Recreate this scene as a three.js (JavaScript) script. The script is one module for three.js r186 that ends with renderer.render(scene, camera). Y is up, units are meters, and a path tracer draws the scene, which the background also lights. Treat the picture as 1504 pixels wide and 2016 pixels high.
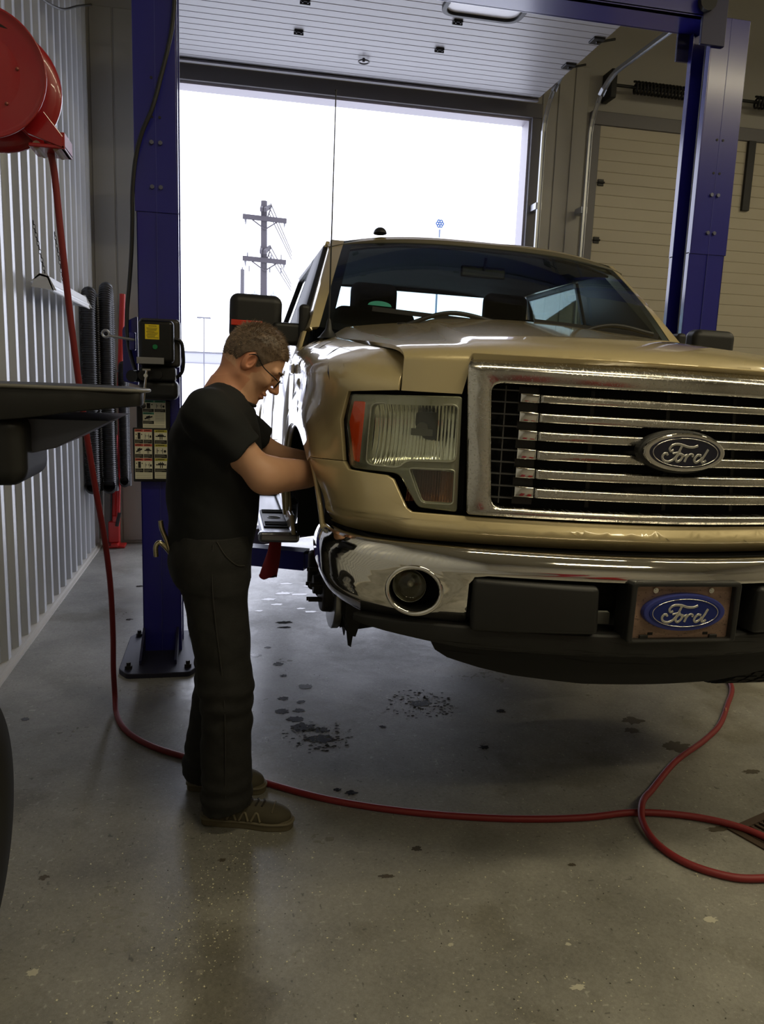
import * as THREE from 'three';
import { mergeGeometries, mergeVertices, toCreasedNormals } from 'three/addons/utils/BufferGeometryUtils.js';
import { RoundedBoxGeometry } from 'three/addons/geometries/RoundedBoxGeometry.js';
import { TessellateModifier } from 'three/addons/modifiers/TessellateModifier.js';
import { RectAreaLightUniformsLib } from 'three/addons/lights/RectAreaLightUniformsLib.js';

// ---------- camera, sky, lights, exposure ----------
const scene = new THREE.Scene();
const camera = new THREE.PerspectiveCamera(67.44, 1504 / 2016, 0.05, 800);
{
  const m = new THREE.Matrix4().makeBasis(
    new THREE.Vector3(0.979894, 0.035868, 0.196267), new THREE.Vector3(-0.001613, 0.985100, -0.171973), new THREE.Vector3(-0.199511, 0.168199, 0.965352));
  camera.quaternion.setFromRotationMatrix(m);
  camera.position.set(0, 1.55, 0);
}
scene.background = new THREE.Color().setRGB(0.81, 0.845, 1.0);   // even, bright overcast sky
scene.backgroundIntensity = 3.9;
RectAreaLightUniformsLib.init();
const renderer = new THREE.WebGLRenderer({ antialias: true });
renderer.toneMapping = THREE.LinearToneMapping;
renderer.toneMappingExposure = 1.0;
renderer.shadowMap.enabled = true;
const LAMP = new THREE.Color().setRGB(1.0, 0.88, 0.60);         // tube colour of the shop lamps
const LAMP_POWER = 27;

// ---------- small helpers ----------
const V3 = (x, y, z) => new THREE.Vector3(x, y, z);
const V2 = (x, y) => new THREE.Vector2(x, y);
let seed = 12345;
const rnd = () => { seed = (seed * 1664525 + 1013904223) >>> 0; return seed / 4294967296; };
const rr = (a, b) => a + (b - a) * rnd();
const clamp = (v, a, b) => Math.min(b, Math.max(a, v));
const sstep = (a, b, v) => { const t = clamp((v - a) / (b - a), 0, 1); return t * t * (3 - 2 * t); };
const lerp = (a, b, t) => a + (b - a) * t;
function interp(tab, x) {
  if (x <= tab[0][0]) return tab[0][1];
  for (let i = 1; i < tab.length; i++) if (x <= tab[i][0]) {
    const [a, b] = [tab[i - 1], tab[i]]; return b[1] === a[1] ? a[1] : lerp(a[1], b[1], (x - a[0]) / (b[0] - a[0]));
  }
  return tab[tab.length - 1][1];
}
function srgb(r, g, b) { return new THREE.Color().setRGB(r / 255, g / 255, b / 255, THREE.SRGBColorSpace); }
function M(color, roughness = 0.6, metalness = 0, extra = {}) {
  return new THREE.MeshPhysicalMaterial({ color, roughness, metalness, side: THREE.DoubleSide, ...extra });
}
const names = new Map();
function numbered(n) { const k = names.get(n) ?? 0; names.set(n, k + 1); return k ? n + '_' + String(k).padStart(3, '0') : n; }
function clean(g) {
  g = g.index ? g.toNonIndexed() : g.clone();
  for (const a of Object.keys(g.attributes)) if (!['position', 'normal', 'uv', 'color'].includes(a)) g.deleteAttribute(a);
  if (!g.attributes.normal) g.computeVertexNormals();
  if (!g.attributes.uv) g.setAttribute('uv', new THREE.BufferAttribute(new Float32Array(g.attributes.position.count * 2), 2));
  return g;
}
function merged(list) {
  const l = list.flat(Infinity).map(clean);
  if (l.length === 1) return l[0];
  const hasC = l.some(g => g.attributes.color);
  if (hasC) for (const g of l) if (!g.attributes.color) { const c = new Float32Array(g.attributes.position.count * 3).fill(1); g.setAttribute('color', new THREE.BufferAttribute(c, 3)); }
  return mergeGeometries(l);
}
function part(name, geo, mat, parent, label) {
  const m = new THREE.Mesh(Array.isArray(geo) ? merged(geo) : geo, mat);
  m.name = name; m.castShadow = m.receiveShadow = true; parent.add(m);
  if (label) m.userData.label = label;
  return m;
}
function thing(name, label, category, pos = [0, 0, 0], turn = 0, group) {
  const o = new THREE.Group(); o.name = numbered(name); o.position.set(...pos); o.rotation.y = turn;
  o.userData = { label, category }; if (group) o.userData.group = group; scene.add(o); return o;
}
function single(name, geo, mat, label, category, group) {
  const m = part(numbered(name), geo, mat, scene); m.userData = { label, category }; if (group) m.userData.group = group; return m;
}
function struct(name, geo, mat, label, category = 'structure') {
  const m = part(numbered(name), geo, mat, scene); m.userData = { kind: 'structure', label, category }; return m;
}
function box(w, h, d, x = 0, y = 0, z = 0, r = 0, seg = 2) {
  const g = r > 0 ? new RoundedBoxGeometry(w, h, d, seg, Math.min(r, w / 2.01, h / 2.01, d / 2.01)) : new THREE.BoxGeometry(w, h, d);
  return g.translate(x, y, z);
}
// box from its two corners
function bx(x0, x1, y0, y1, z0, z1, r = 0) { return box(Math.abs(x1 - x0), Math.abs(y1 - y0), Math.abs(z1 - z0), (x0 + x1) / 2, (y0 + y1) / 2, (z0 + z1) / 2, r); }
function orient(g, dir, from = V3(0, 1, 0)) { return g.applyQuaternion(new THREE.Quaternion().setFromUnitVectors(from, dir.clone().normalize())); }
function rod(a, b, r0, r1 = r0, seg = 12) {
  const A = V3(...a), B = V3(...b), d = B.clone().sub(A);
  const g = new THREE.CylinderGeometry(r1, r0, d.length(), seg);
  return orient(g, d).translate((A.x + B.x) / 2, (A.y + B.y) / 2, (A.z + B.z) / 2);
}
// rectangular bar between two points (w across, h along 'up')
function bar(a, b, w, h, up = [0, 1, 0]) {
  const A = V3(...a), B = V3(...b), z = B.clone().sub(A), L = z.length(); z.normalize();
  const x = V3(...up).cross(z).normalize(), y = z.clone().cross(x);
  const g = new THREE.BoxGeometry(w, h, L);
  return g.applyMatrix4(new THREE.Matrix4().makeBasis(x, y, z)).translate((A.x + B.x) / 2, (A.y + B.y) / 2, (A.z + B.z) / 2);
}
function tube(pts, r, seg = 64, rs = 10, closed = false, tension = 0.5) {
  const c = new THREE.CatmullRomCurve3(pts.map(p => V3(...p)), closed, 'centripetal', tension);
  const g = new THREE.TubeGeometry(c, seg, r, rs, closed);
  if (closed) return g;
  const out = [g];
  for (const [t, s] of [[0, -1], [1, 1]]) {
    const p = c.getPoint(t), d = c.getTangent(t).multiplyScalar(s);
    const cap = new THREE.CircleGeometry(r, rs); orient(cap, d, V3(0, 0, 1)); cap.translate(p.x, p.y, p.z); out.push(cap);
  }
  return merged(out);
}
function lathe(pts, seg = 40, axis = 'y') {
  const g = new THREE.LatheGeometry(pts.map(p => V2(p[0], p[1])), seg);
  if (axis === 'x') g.rotateZ(-Math.PI / 2); if (axis === 'z') g.rotateX(Math.PI / 2);
  return g;
}
function shapeOf(pts, holes = []) {
  const s = new THREE.Shape(pts.map(p => V2(p[0], p[1])));
  for (const h of holes) s.holes.push(new THREE.Path(h.map(p => V2(p[0], p[1]))));
  return s;
}
function extrude(pts, depth, bevel = 0, holes = []) {
  return new THREE.ExtrudeGeometry(shapeOf(pts, holes), { depth, bevelEnabled: bevel > 0, bevelThickness: bevel, bevelSize: bevel, bevelOffset: -bevel, bevelSegments: 2, curveSegments: 8 });
}
// round the corners of a closed polygon
function roundPoly(pts, r, n = 5) {
  const out = [], N = pts.length;
  for (let i = 0; i < N; i++) {
    const p = V2(...pts[i]), a = V2(...pts[(i + N - 1) % N]), b = V2(...pts[(i + 1) % N]);
    const ri = Array.isArray(r) ? r[i] : r;
    const da = a.clone().sub(p), db = b.clone().sub(p), k = Math.min(ri, da.length() * 0.45, db.length() * 0.45);
    if (k < 1e-5) { out.push([p.x, p.y]); continue; }
    const A = p.clone().add(da.setLength(k)), B = p.clone().add(db.setLength(k));
    for (let j = 0; j <= n; j++) { const t = j / n; out.push([lerp(lerp(A.x, p.x, t), lerp(p.x, B.x, t), t), lerp(lerp(A.y, p.y, t), lerp(p.y, B.y, t), t)]); }
  }
  return out;
}
const ellipsePts = (cx, cy, rx, ry, n = 40) => Array.from({ length: n }, (_, i) => [cx + rx * Math.cos(i / n * 2 * Math.PI), cy + ry * Math.sin(i / n * 2 * Math.PI)]);
// grid surface from fn(u, v) -> [x, y, z]
function grid(fn, nu, nv, uvs = null) {
  const pos = [], uv = [], idx = [];
  for (let j = 0; j <= nv; j++) for (let i = 0; i <= nu; i++) { const p = fn(i / nu, j / nv); pos.push(p[0], p[1], p[2]); uv.push(...(uvs ? uvs(i / nu, j / nv) : [i / nu, j / nv])); }
  for (let j = 0; j < nv; j++) for (let i = 0; i < nu; i++) { const a = j * (nu + 1) + i, b = a + 1, c = a + nu + 1, d = c + 1; idx.push(a, b, d, a, d, c); }
  const g = new THREE.BufferGeometry(); g.setAttribute('position', new THREE.Float32BufferAttribute(pos, 3)); g.setAttribute('uv', new THREE.Float32BufferAttribute(uv, 2)); g.setIndex(idx); g.computeVertexNormals(); return g;
}
// the same with thickness (offset along the normal), closed at the rim
function slab(fn, nu, nv, th) {
  const g = grid(fn, nu, nv), n = g.attributes.normal, p = g.attributes.position, N = p.count, pos = [], idx = [];
  for (let i = 0; i < N; i++) pos.push(p.getX(i), p.getY(i), p.getZ(i));
  for (let i = 0; i < N; i++) pos.push(p.getX(i) - n.getX(i) * th, p.getY(i) - n.getY(i) * th, p.getZ(i) - n.getZ(i) * th);
  const gi = g.index.array; for (let i = 0; i < gi.length; i += 3) { idx.push(gi[i], gi[i + 1], gi[i + 2], gi[i] + N, gi[i + 2] + N, gi[i + 1] + N); }
  const ring = []; for (let i = 0; i < nu; i++) ring.push(i); for (let j = 0; j < nv; j++) ring.push(j * (nu + 1) + nu); for (let i = nu; i > 0; i--) ring.push(nv * (nu + 1) + i); for (let j = nv; j > 0; j--) ring.push(j * (nu + 1));
  for (let k = 0; k < ring.length; k++) { const a = ring[k], b = ring[(k + 1) % ring.length]; idx.push(a, a + N, b + N, a, b + N, b); }
  const o = new THREE.BufferGeometry(); o.setAttribute('position', new THREE.Float32BufferAttribute(pos, 3)); o.setIndex(idx);
  return toCreasedNormals(o, 0.7);
}
function mirrorX(g) {
  const o = clean(g); const p = o.attributes.position.array, n = o.attributes.normal.array, u = o.attributes.uv.array;
  for (let i = 0; i < p.length; i += 3) { p[i] = -p[i]; n[i] = -n[i]; }
  for (let i = 0; i < p.length; i += 9) for (let k = 0; k < 3; k++) { [p[i + 3 + k], p[i + 6 + k]] = [p[i + 6 + k], p[i + 3 + k]]; [n[i + 3 + k], n[i + 6 + k]] = [n[i + 6 + k], n[i + 3 + k]]; }
  for (let i = 0; i < u.length; i += 6) for (let k = 0; k < 2; k++) [u[i + 2 + k], u[i + 4 + k]] = [u[i + 4 + k], u[i + 2 + k]];
  return o;
}
// ---------- procedural textures ----------
function hash2(x, y, s) { let h = (x * 374761393 + y * 668265263 + s * 1442695041) | 0; h = Math.imul(h ^ (h >>> 13), 1274126177); return ((h ^ (h >>> 16)) >>> 0) / 4294967296; }
function vnoise(x, y, per, s) { // periodic value noise
  const xi = Math.floor(x), yi = Math.floor(y), fx = x - xi, fy = y - yi, w = v => ((v % per) + per) % per;
  const u = fx * fx * (3 - 2 * fx), v = fy * fy * (3 - 2 * fy);
  return lerp(lerp(hash2(w(xi), w(yi), s), hash2(w(xi + 1), w(yi), s), u), lerp(hash2(w(xi), w(yi + 1), s), hash2(w(xi + 1), w(yi + 1), s), u), v);
}
function fbm(x, y, per, s, oct = 4) { let a = 0, k = 0.5, t = 0; for (let i = 0; i < oct; i++) { a += k * vnoise(x * (1 << i), y * (1 << i), per << i, s + i); t += k; k *= 0.5; } return a / t; }
function tex(n, fn, color = true) {
  const d = new Uint8Array(n * n * 4);
  for (let j = 0; j < n; j++) for (let i = 0; i < n; i++) { const c = fn(i / n, j / n), o = (j * n + i) * 4; for (let k = 0; k < 3; k++) d[o + k] = clamp(Math.round((Array.isArray(c) ? c[k] : c) * 255), 0, 255); d[o + 3] = 255; }
  const t = new THREE.DataTexture(d, n, n); t.wrapS = t.wrapT = THREE.RepeatWrapping; t.magFilter = THREE.LinearFilter; t.minFilter = THREE.LinearMipmapLinearFilter; t.generateMipmaps = true;
  if (color) t.colorSpace = THREE.SRGBColorSpace; t.needsUpdate = true; return t;
}
function rep(t, x, y) { const c = t.clone(); c.repeat.set(x, y); c.needsUpdate = true; return c; }
// ---------- the building ----------
const X0 = -1.115, X1 = 8.2, ZB = -7.25, ZF = 5.5, CEIL = 5.3, WT = 0.16;
const OL = -0.62, OR = 2.776, OH = 4.0;          // open doorway
const DL = 3.46, DR = 7.0;                        // closed doorway
const concreteTex = tex(1024, (u, v) => {
  const big = fbm(u * 4, v * 4, 4, 3, 5), mid = fbm(u * 16, v * 16, 16, 9, 4), fine = hash2(Math.floor(u * 1024), Math.floor(v * 1024), 5), f2 = vnoise(u * 300, v * 300, 300, 6);
  let k = 0.52 + (big - 0.5) * 0.16 + (mid - 0.5) * 0.12 + (fine - 0.5) * 0.05 + (f2 - 0.5) * 0.05;
  const speck = vnoise(u * 190, v * 190, 190, 21); if (speck > 0.93) k += 0.10; if (speck < 0.05) k -= 0.14;
  const dirt = sstep(0.58, 0.75, fbm(u * 6, v * 6, 6, 40, 5)); k -= dirt * 0.08;
  return [k * 1.0, k * 0.985 - dirt * 0.005, k * 0.93 - dirt * 0.02];
});
const concreteRough = tex(512, (u, v) => 0.40 + (fbm(u * 5, v * 5, 5, 77, 5) - 0.5) * 0.35 + (vnoise(u * 120, v * 120, 120, 78) - 0.5) * 0.1, false);
const concreteBump = tex(512, (u, v) => 0.5 + (fbm(u * 12, v * 12, 12, 50, 5) - 0.5) * 0.7 + (hash2(Math.floor(u * 512), Math.floor(v * 512), 51) - 0.5) * 0.15, false);
const floorMat = M(new THREE.Color(1, 1, 1), 1, 0, { map: rep(concreteTex, 1 / 2.3, 1 / 2.3), roughnessMap: rep(concreteRough, 1 / 1.7, 1 / 1.7), bumpMap: rep(concreteBump, 1 / 0.9, 1 / 0.9), bumpScale: 0.0012 });
function planeXZ(x0, x1, z0, z1, y) { // uv in metres
  return grid((u, v) => [lerp(x0, x1, u), y, lerp(z1, z0, v)], 1, 1, (u, v) => [lerp(x0, x1, u), lerp(z1, z0, v)]);
}
const DRAIN = [1.96, -2.16, 0.35];
const drainHole = [[-0.12, -0.1], [0.12, -0.1], [0.12, 0.1], [-0.12, 0.1]].map(([a, b]) => { const c = Math.cos(DRAIN[2]), s = Math.sin(DRAIN[2]); return [DRAIN[0] + a * c + b * s, -(DRAIN[1] - a * s + b * c)]; });
const floor = struct('floor', extrude([[X0 - 0.24, -(ZF + 0.2)], [X1 + 0.2, -(ZF + 0.2)], [X1 + 0.2, -(ZB - WT)], [X0 - 0.24, -(ZB - WT)]], 0.2, 0, [drainHole]).rotateX(-Math.PI / 2).translate(0, -0.2, 0), floorMat, 'stained grey concrete shop floor', 'floor');
const snow = M(srgb(226, 226, 226), 0.8);
struct('ground_outside', bx(-80, 120, -0.25, -0.02, -260, ZB - WT), snow, 'pale bright ground outside the open door', 'ground');

const wallWhite = M(srgb(188, 191, 195), 0.32, 0.0, { clearcoat: 0.3, clearcoatRoughness: 0.3 });
const wallPlain = M(srgb(176, 172, 160), 0.5);
const wallSteel = M(srgb(158, 155, 148), 0.5);
const ceilMat = M(srgb(170, 166, 150), 0.7);
const trimDark = M(srgb(96, 94, 98), 0.45);
// corrugated sheet on the left wall: trapezoid ribs every 0.21 m
{
  const prof = []; let z = ZB;
  const p = 0.2095, pts = [];
  while (z < ZF) { pts.push([X0 - 0.028, z], [X0 - 0.028, z + 0.105], [X0 - 0.018, z + 0.112], [X0, z + 0.128], [X0, z + 0.180], [X0 - 0.018, z + 0.198], [X0 - 0.028, z + 0.2045]); z += p; }
  const g = [];
  for (let i = 0; i + 1 < pts.length; i++) { const [a, b] = [pts[i], pts[i + 1]]; g.push(grid((u, v) => [lerp(a[0], b[0], u), lerp(0.03, CEIL, v), lerp(a[1], b[1], u)], 1, 1)); }
  const sheet = toCreasedNormals(merged(g), 0.4);
  const w = struct('wall_left', [bx(X0 - 0.24, X0 - 0.03, 0, CEIL, ZB - WT, ZF + 0.2)], wallPlain, 'white ribbed metal wall on the left', 'wall');
  part('ribbed_sheet', sheet, wallWhite, w);
  const screws = [];
  for (let i = 2; i < 60; i++) for (const y of [0.5, 1.35, 2.2, 3.05, 3.9]) if (hash2(i, Math.round(y * 100), 3) > 0.45) screws.push(new THREE.SphereGeometry(0.006, 6, 4).scale(0.6, 1, 1).translate(X0 - 0.024, y + (hash2(i, 7, 1) - 0.5) * 0.02, ZB + i * p + 0.05));
  const sc = part('screw_heads', screws, M(srgb(60, 58, 56), 0.5, 0.6), w); sc.userData.kind = 'stuff';
  struct('baseboard_left', [bx(X0 - 0.03, X0 + 0.012, 0, 0.035, ZB, ZF), bx(X0 - 0.03, X0 + 0.03, 0, 0.012, ZB, ZF)], M(srgb(190, 186, 176), 0.5), 'thin pale base angle along the ribbed wall', 'baseboard');
}
// back wall with two doorways
const wb = struct('wall_back', [
  bx(X0 - 0.24, OL, 0, CEIL, ZB - WT, ZB), bx(OL, OR, OH, CEIL, ZB - WT, ZB), bx(OR, DL, 0, CEIL, ZB - WT, ZB),
  bx(DL, DR, OH, CEIL, ZB - WT, ZB), bx(DR, X1 + 0.2, 0, CEIL, ZB - WT, ZB)], wallSteel, 'grey steel-clad end wall with two tall doorways', 'wall');
for (const [a, b, n] of [[X0, OL - 0.12, 2], [OR + 0.1, DL - 0.12, 3]]) for (let i = 0; i < n; i++) {
  const w = (b - a) / n; part('siding_panel', bx(a + i * w + 0.006, a + (i + 1) * w - 0.006, 0.02, OH + 0.5, ZB - 0.01, ZB + 0.012, 0.006), wallSteel, wb);
}
struct('trim_1', [bx(OL, OR + 0.095, OH, OH + 0.125, ZB, ZB + 0.05, 0.006), bx(OR, OR + 0.09, 0, OH, ZB, ZB + 0.05, 0.006), bx(OL - 0.1, OL, 0, OH + 0.125, ZB, ZB + 0.05, 0.006)], trimDark, 'dark steel frame around the open doorway', 'door frame');
struct('trim_2', [bx(OL, OR, OH - 0.02, OH, ZB - WT - 0.01, ZB + 0.01), bx(OR - 0.02, OR, 0, OH - 0.02, ZB - WT - 0.01, ZB + 0.01), bx(OL, OL + 0.02, 0, OH - 0.02, ZB - WT - 0.01, ZB + 0.01)], M(srgb(165, 160, 168), 0.45), 'pale lining of the open doorway', 'door frame');
struct('trim_3', [bx(DL - 0.1, DR + 0.1, OH, OH + 0.12, ZB, ZB + 0.06, 0.006), bx(DL - 0.1, DL, 0, OH, ZB, ZB + 0.05, 0.006), bx(DR, DR + 0.1, 0, OH, ZB, ZB + 0.05, 0.006)], trimDark, 'dark steel frame around the closed overhead door', 'door frame');
struct('wall_right', bx(X1, X1 + 0.2, 0, CEIL, ZB - WT, ZF + 0.2), wallPlain, 'plain right wall beyond the second bay', 'wall');
struct('wall_front', bx(X0 - 0.24, X1 + 0.2, 0, CEIL, ZF, ZF + 0.2), wallPlain, 'plain wall behind the camera', 'wall');
struct('ceiling', bx(X0 - 0.24, X1 + 0.2, CEIL, CEIL + 0.2, ZB - WT, ZF + 0.2), ceilMat, 'pale metal ceiling of the shop', 'ceiling');

// sectional overhead doors: grooved sections, hinges
const doorMat = M(srgb(150, 149, 153), 0.42, 0, { clearcoat: 0.2, clearcoatRoughness: 0.4 });
const blackIron = M(srgb(30, 30, 32), 0.45, 0.4);
const zinc = M(srgb(170, 172, 176), 0.35, 0.9);
function sectionGeo(len, width, th = 0.045) { // along +u (length), flat face down at y=0 with fine grooves, width along x
  const pts = [[0, th], [0, 0.004], [0.004, 0]]; const n = Math.max(3, Math.round(len / 0.1));
  for (let i = 1; i < n; i++) { const c = len * i / n; pts.push([c - 0.005, 0], [c, 0.005], [c + 0.005, 0]); }
  pts.push([len - 0.004, 0], [len, 0.004], [len, th]);
  return extrude(pts, width);  // x = along, y = thickness, z = width
}
{
  const d = new THREE.Group(); d.name = 'door_1'; d.userData = { kind: 'structure', label: 'raised white sectional door hanging under the ceiling of the open bay', category: 'overhead door' }; scene.add(d);
  const edges = [-7.04, -6.265, -5.78, -5.295, -4.81, -4.325, -3.84];
  const xa = OL + 0.05, xb = OR - 0.03;
  for (let i = 0; i + 1 < edges.length; i++) {
    const len = edges[i + 1] - edges[i] - 0.003;
    const y = 4.1;
    let g = sectionGeo(len, xb - xa); g.rotateY(-Math.PI / 2); g.translate(0, 0, 0); // x->z ; z->-x
    g.translate(xb, y, edges[i] + 0.003);
    if (i === 0) g.translate(0, 0, 0);
    const s = part('door_section', g, doorMat, d);
    if (i > 0) for (const hx of [0.527, 1.615]) part('hinge', [bx(hx - 0.034, hx + 0.034, 4.083, 4.1, edges[i] - 0.028, edges[i] + 0.028, 0.004), rod([hx - 0.036, 4.081, edges[i]], [hx + 0.036, 4.081, edges[i]], 0.009), rod([hx - 0.018, 4.086, edges[i] + 0.018], [hx - 0.018, 4.076, edges[i] + 0.018], 0.006), rod([hx + 0.018, 4.086, edges[i] + 0.018], [hx + 0.018, 4.076, edges[i] + 0.018], 0.006)], blackIron, s);
    if (i > 0) part('roller_bracket', [bx(xb - 0.10, xb - 0.01, 4.085, 4.102, edges[i] - 0.05, edges[i] + 0.05, 0.004), rod([xb - 0.06, 4.08, edges[i]], [xb + 0.09, 4.12, edges[i]], 0.009)], blackIron, s);
  }
  // oval window, pull ring
  const wz = -5.53, wx = 1.735, ow = roundPoly([[-0.29, -0.15], [0.29, -0.15], [0.29, 0.15], [-0.29, 0.15]], 0.12, 8), iw = roundPoly([[-0.255, -0.115], [0.255, -0.115], [0.255, 0.115], [-0.255, 0.115]], 0.09, 8);
  const fr = extrude(ow, 0.02, 0.005, [iw]).rotateX(Math.PI / 2).translate(wx, 4.1, wz);
  part('window_frame', fr, blackIron, d);
  part('window_pane', extrude(iw, 0.004).rotateX(Math.PI / 2).translate(wx, 4.098, wz), M(srgb(225, 225, 232), 0.35, 0, { clearcoat: 0.5 }), d);
  part('pull_ring', [new THREE.TorusGeometry(0.042, 0.006, 8, 32).rotateX(Math.PI / 2).translate(1.084, 4.078, -6.62), box(0.02, 0.03, 0.02, 1.075, 4.075, -6.577, 0.004)], M(srgb(70, 68, 68), 0.4, 0.7), d);
  part('strut', bx(xa, xb, 4.075, 4.09, -7.05, -7.0, 0.003), trimDark, d);
}
{
  const d = new THREE.Group(); d.name = 'door_2'; d.userData = { kind: 'structure', label: 'closed beige sectional door of the neighbouring bay', category: 'overhead door' }; scene.add(d);
  const m = M(srgb(176, 168, 150), 0.5);
  const hs = [0.01, 0.48, 0.96, 1.44, 1.92, 2.44, 2.965, 3.49, 4.0];
  for (let i = 0; i + 1 < hs.length; i++) {
    const g = sectionGeo(hs[i + 1] - hs[i] - 0.001, DR - DL); g.rotateZ(Math.PI / 2); // along y, thickness -> -x
    g.rotateY(-Math.PI / 2);      // -x -> ... face toward +z
    g.computeBoundingBox(); const b = g.boundingBox;
    g.translate(DL - b.min.x, hs[i] - b.min.y + 0.0005, -7.205 - b.max.z);
    const s = part('door_section', g, m, d);
    if (i > 0) for (const hx of [3.5, 4.42, 5.9]) part('hinge', [bx(hx - 0.03, hx + 0.03, hs[i] - 0.03, hs[i] + 0.03, -7.205, -7.193, 0.004), rod([hx - 0.034, hs[i], -7.188], [hx + 0.034, hs[i], -7.188], 0.009)], blackIron, s);
  }
  part('centre_stile', bx(5.02, 5.1, 3.35, 4.0, -7.205, -7.17, 0.004), blackIron, d);
}
// door tracks: three upright-and-curved rails
function track(name, x, zUp, yTop, zEnd, label, drift = 0.0) {
  const R = 0.42, pts = [[x, 0.02, zUp], [x, yTop - R, zUp]];
  const arc = []; for (let i = 0; i <= 10; i++) { const a = i / 10 * Math.PI / 2; arc.push([x + drift * 0.3 * (i / 10), yTop - R + R * Math.sin(a), zUp + R - R * Math.cos(a)]); }
  const path = [pts[0], ...arc, [x + drift, yTop + 0.02, zEnd]];
  const t = thing(name, label, 'track', [0, 0, 0], 0, 'overhead door tracks');
  const strip = [];
  for (let i = 0; i + 1 < path.length; i++) { strip.push(bar(path[i], path[i + 1], 0.032, 0.004, [0, 0.7, 0.7])); strip.push(bar([path[i][0] - 0.016, path[i][1], path[i][2]], [path[i + 1][0] - 0.016, path[i + 1][1], path[i + 1][2]], 0.004, 0.03, [0, 0.7, 0.7])); strip.push(bar([path[i][0] + 0.016, path[i][1], path[i][2]], [path[i + 1][0] + 0.016, path[i + 1][1], path[i + 1][2]], 0.004, 0.03, [0, 0.7, 0.7])); }
  part('rail', strip, zinc, t);
  for (const y of [0.6, 1.5, 2.4, 3.2]) part('wall_bracket', [bx(x - 0.03, x + 0.03, y - 0.03, y + 0.03, ZB + 0.045, zUp, 0.003)], zinc, t);
  part('hanger', bx(x + drift * 0.95 - 0.02, x + drift * 0.95 + 0.02, yTop, CEIL, zEnd + 0.1, zEnd + 0.14), zinc, t);
}
track('door_track', 2.835, -7.06, 4.27, -4.0, 'bright steel door track at the right side of the open doorway', 0.12);
track('door_track', 3.29, -7.06, 4.28, -4.0, 'bright steel door track at the left side of the closed door', 0.12);
track('door_track', OL - 0.05, -7.06, 4.27, -4.0, 'steel door track behind the left lift post', 0);
{
  const t = thing('torsion_spring', 'dark coiled spring shaft above the closed overhead door', 'spring');
  part('shaft', rod([3.5, 4.33, -7.12], [6.9, 4.33, -7.12], 0.014), blackIron, t);
  const coil = (a, b) => { const pts = [], turns = 22; for (let i = 0; i <= turns * 8; i++) { const k = i / (turns * 8), th = k * turns * 2 * Math.PI; pts.push([lerp(a, b, k), 4.33 + 0.05 * Math.cos(th), -7.12 + 0.05 * Math.sin(th)]); } return tube(pts, 0.011, turns * 14, 5); };
  part('spring', coil(3.72, 4.5), blackIron, t); part('spring', coil(5.0, 5.8), blackIron, t);
  part('bracket', bx(4.55, 4.65, 4.2, 4.45, ZB + 0.002, -7.06, 0.01), blackIron, t);
  part('bracket', bx(3.46, 3.52, 4.2, 4.45, ZB + 0.002, -7.06, 0.01), blackIron, t);
}
// ---------- ceiling lamps (above and behind the camera, out of frame) ----------
{
  const tubeGlow = new THREE.MeshStandardMaterial({ color: 0x000000, emissive: LAMP, emissiveIntensity: 9 });
  const white = M(srgb(225, 222, 210), 0.5);
  const spots = [[1.5, -0.75], [4.4, -0.75], [2.4, 1.9], [6.9, -0.75], [6.2, -3.8]];
  const where = ['just in front of the pickup grille', 'over the second bay, level with the pickup grille', 'behind the camera, right of the pickup', 'by the far right wall', 'over the second bay, nearest the closed door'];
  spots.forEach(([x, z], i) => {
    const t = thing('ceiling_lamp', 'long twin tube ceiling lamp ' + where[i], 'lamp', [x, 4.75, z], 0, 'shop ceiling lamps');
    part('housing', [box(2.4, 0.05, 0.30, 0, 0.06, 0, 0.01), box(2.4, 0.03, 0.06, 0, 0.03, 0, 0.005)], white, t);
    for (const s of [-0.075, 0.075]) part('tube', rod([-1.18, 0.0, s], [1.18, 0.0, s], 0.019, 0.019, 12), tubeGlow, t);
    for (const s of [-1, 1]) part('hanger_wire', rod([s * 0.9, 0.08, 0], [s * 0.9, CEIL - 4.75, 0], 0.004, 0.004, 6), zinc, t);
    const L = new THREE.RectAreaLight(LAMP, LAMP_POWER, 2.36, 0.2); L.position.set(0, -0.03, 0); L.rotation.x = -Math.PI / 2; L.castShadow = true; L.name = 'tube_light'; t.add(L);
  });
}
// ---------- the pickup truck (local frame: x across, z forward from the bumper, y above floor) ----------
const truck = thing('pickup_truck', 'champagne gold pickup truck with chrome grille raised on the lift, left front wheel removed', 'truck', [1.254, 0, -1.913]);
truck.rotation.z = -1.2 * Math.PI / 180;
const flake = tex(256, (u, v) => 0.5 + (hash2(Math.floor(u * 256), Math.floor(v * 256), 8) - 0.5) * 0.5, false);
const paint = M(srgb(196, 179, 136), 0.36, 0.3, { clearcoat: 1, clearcoatRoughness: 0.05 });
const dust = tex(512, (u, v) => { const s = vnoise(u * 220, v * 220, 220, 31), s2 = vnoise(u * 110, v * 110, 110, 36), t = fbm(u * 5, v * 5, 5, 32, 4); return clamp(0.17 + (t - 0.5) * 0.10 + sstep(0.66, 0.85, s) * 0.14 + sstep(0.82, 0.92, s2) * 0.10, 0, 1); }, false);
const dustC = tex(512, (u, v) => { const s = vnoise(u * 220, v * 220, 220, 31), s2 = vnoise(u * 110, v * 110, 110, 36), t = fbm(u * 5, v * 5, 5, 32, 4); const k = 0.84 + (t - 0.5) * 0.08 - sstep(0.66, 0.85, s) * 0.05 - sstep(0.82, 0.92, s2) * 0.06; return [k, k * 0.985, k * 0.95]; });
const chrome = M(new THREE.Color(0.82, 0.80, 0.77), 0.06, 1);
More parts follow.
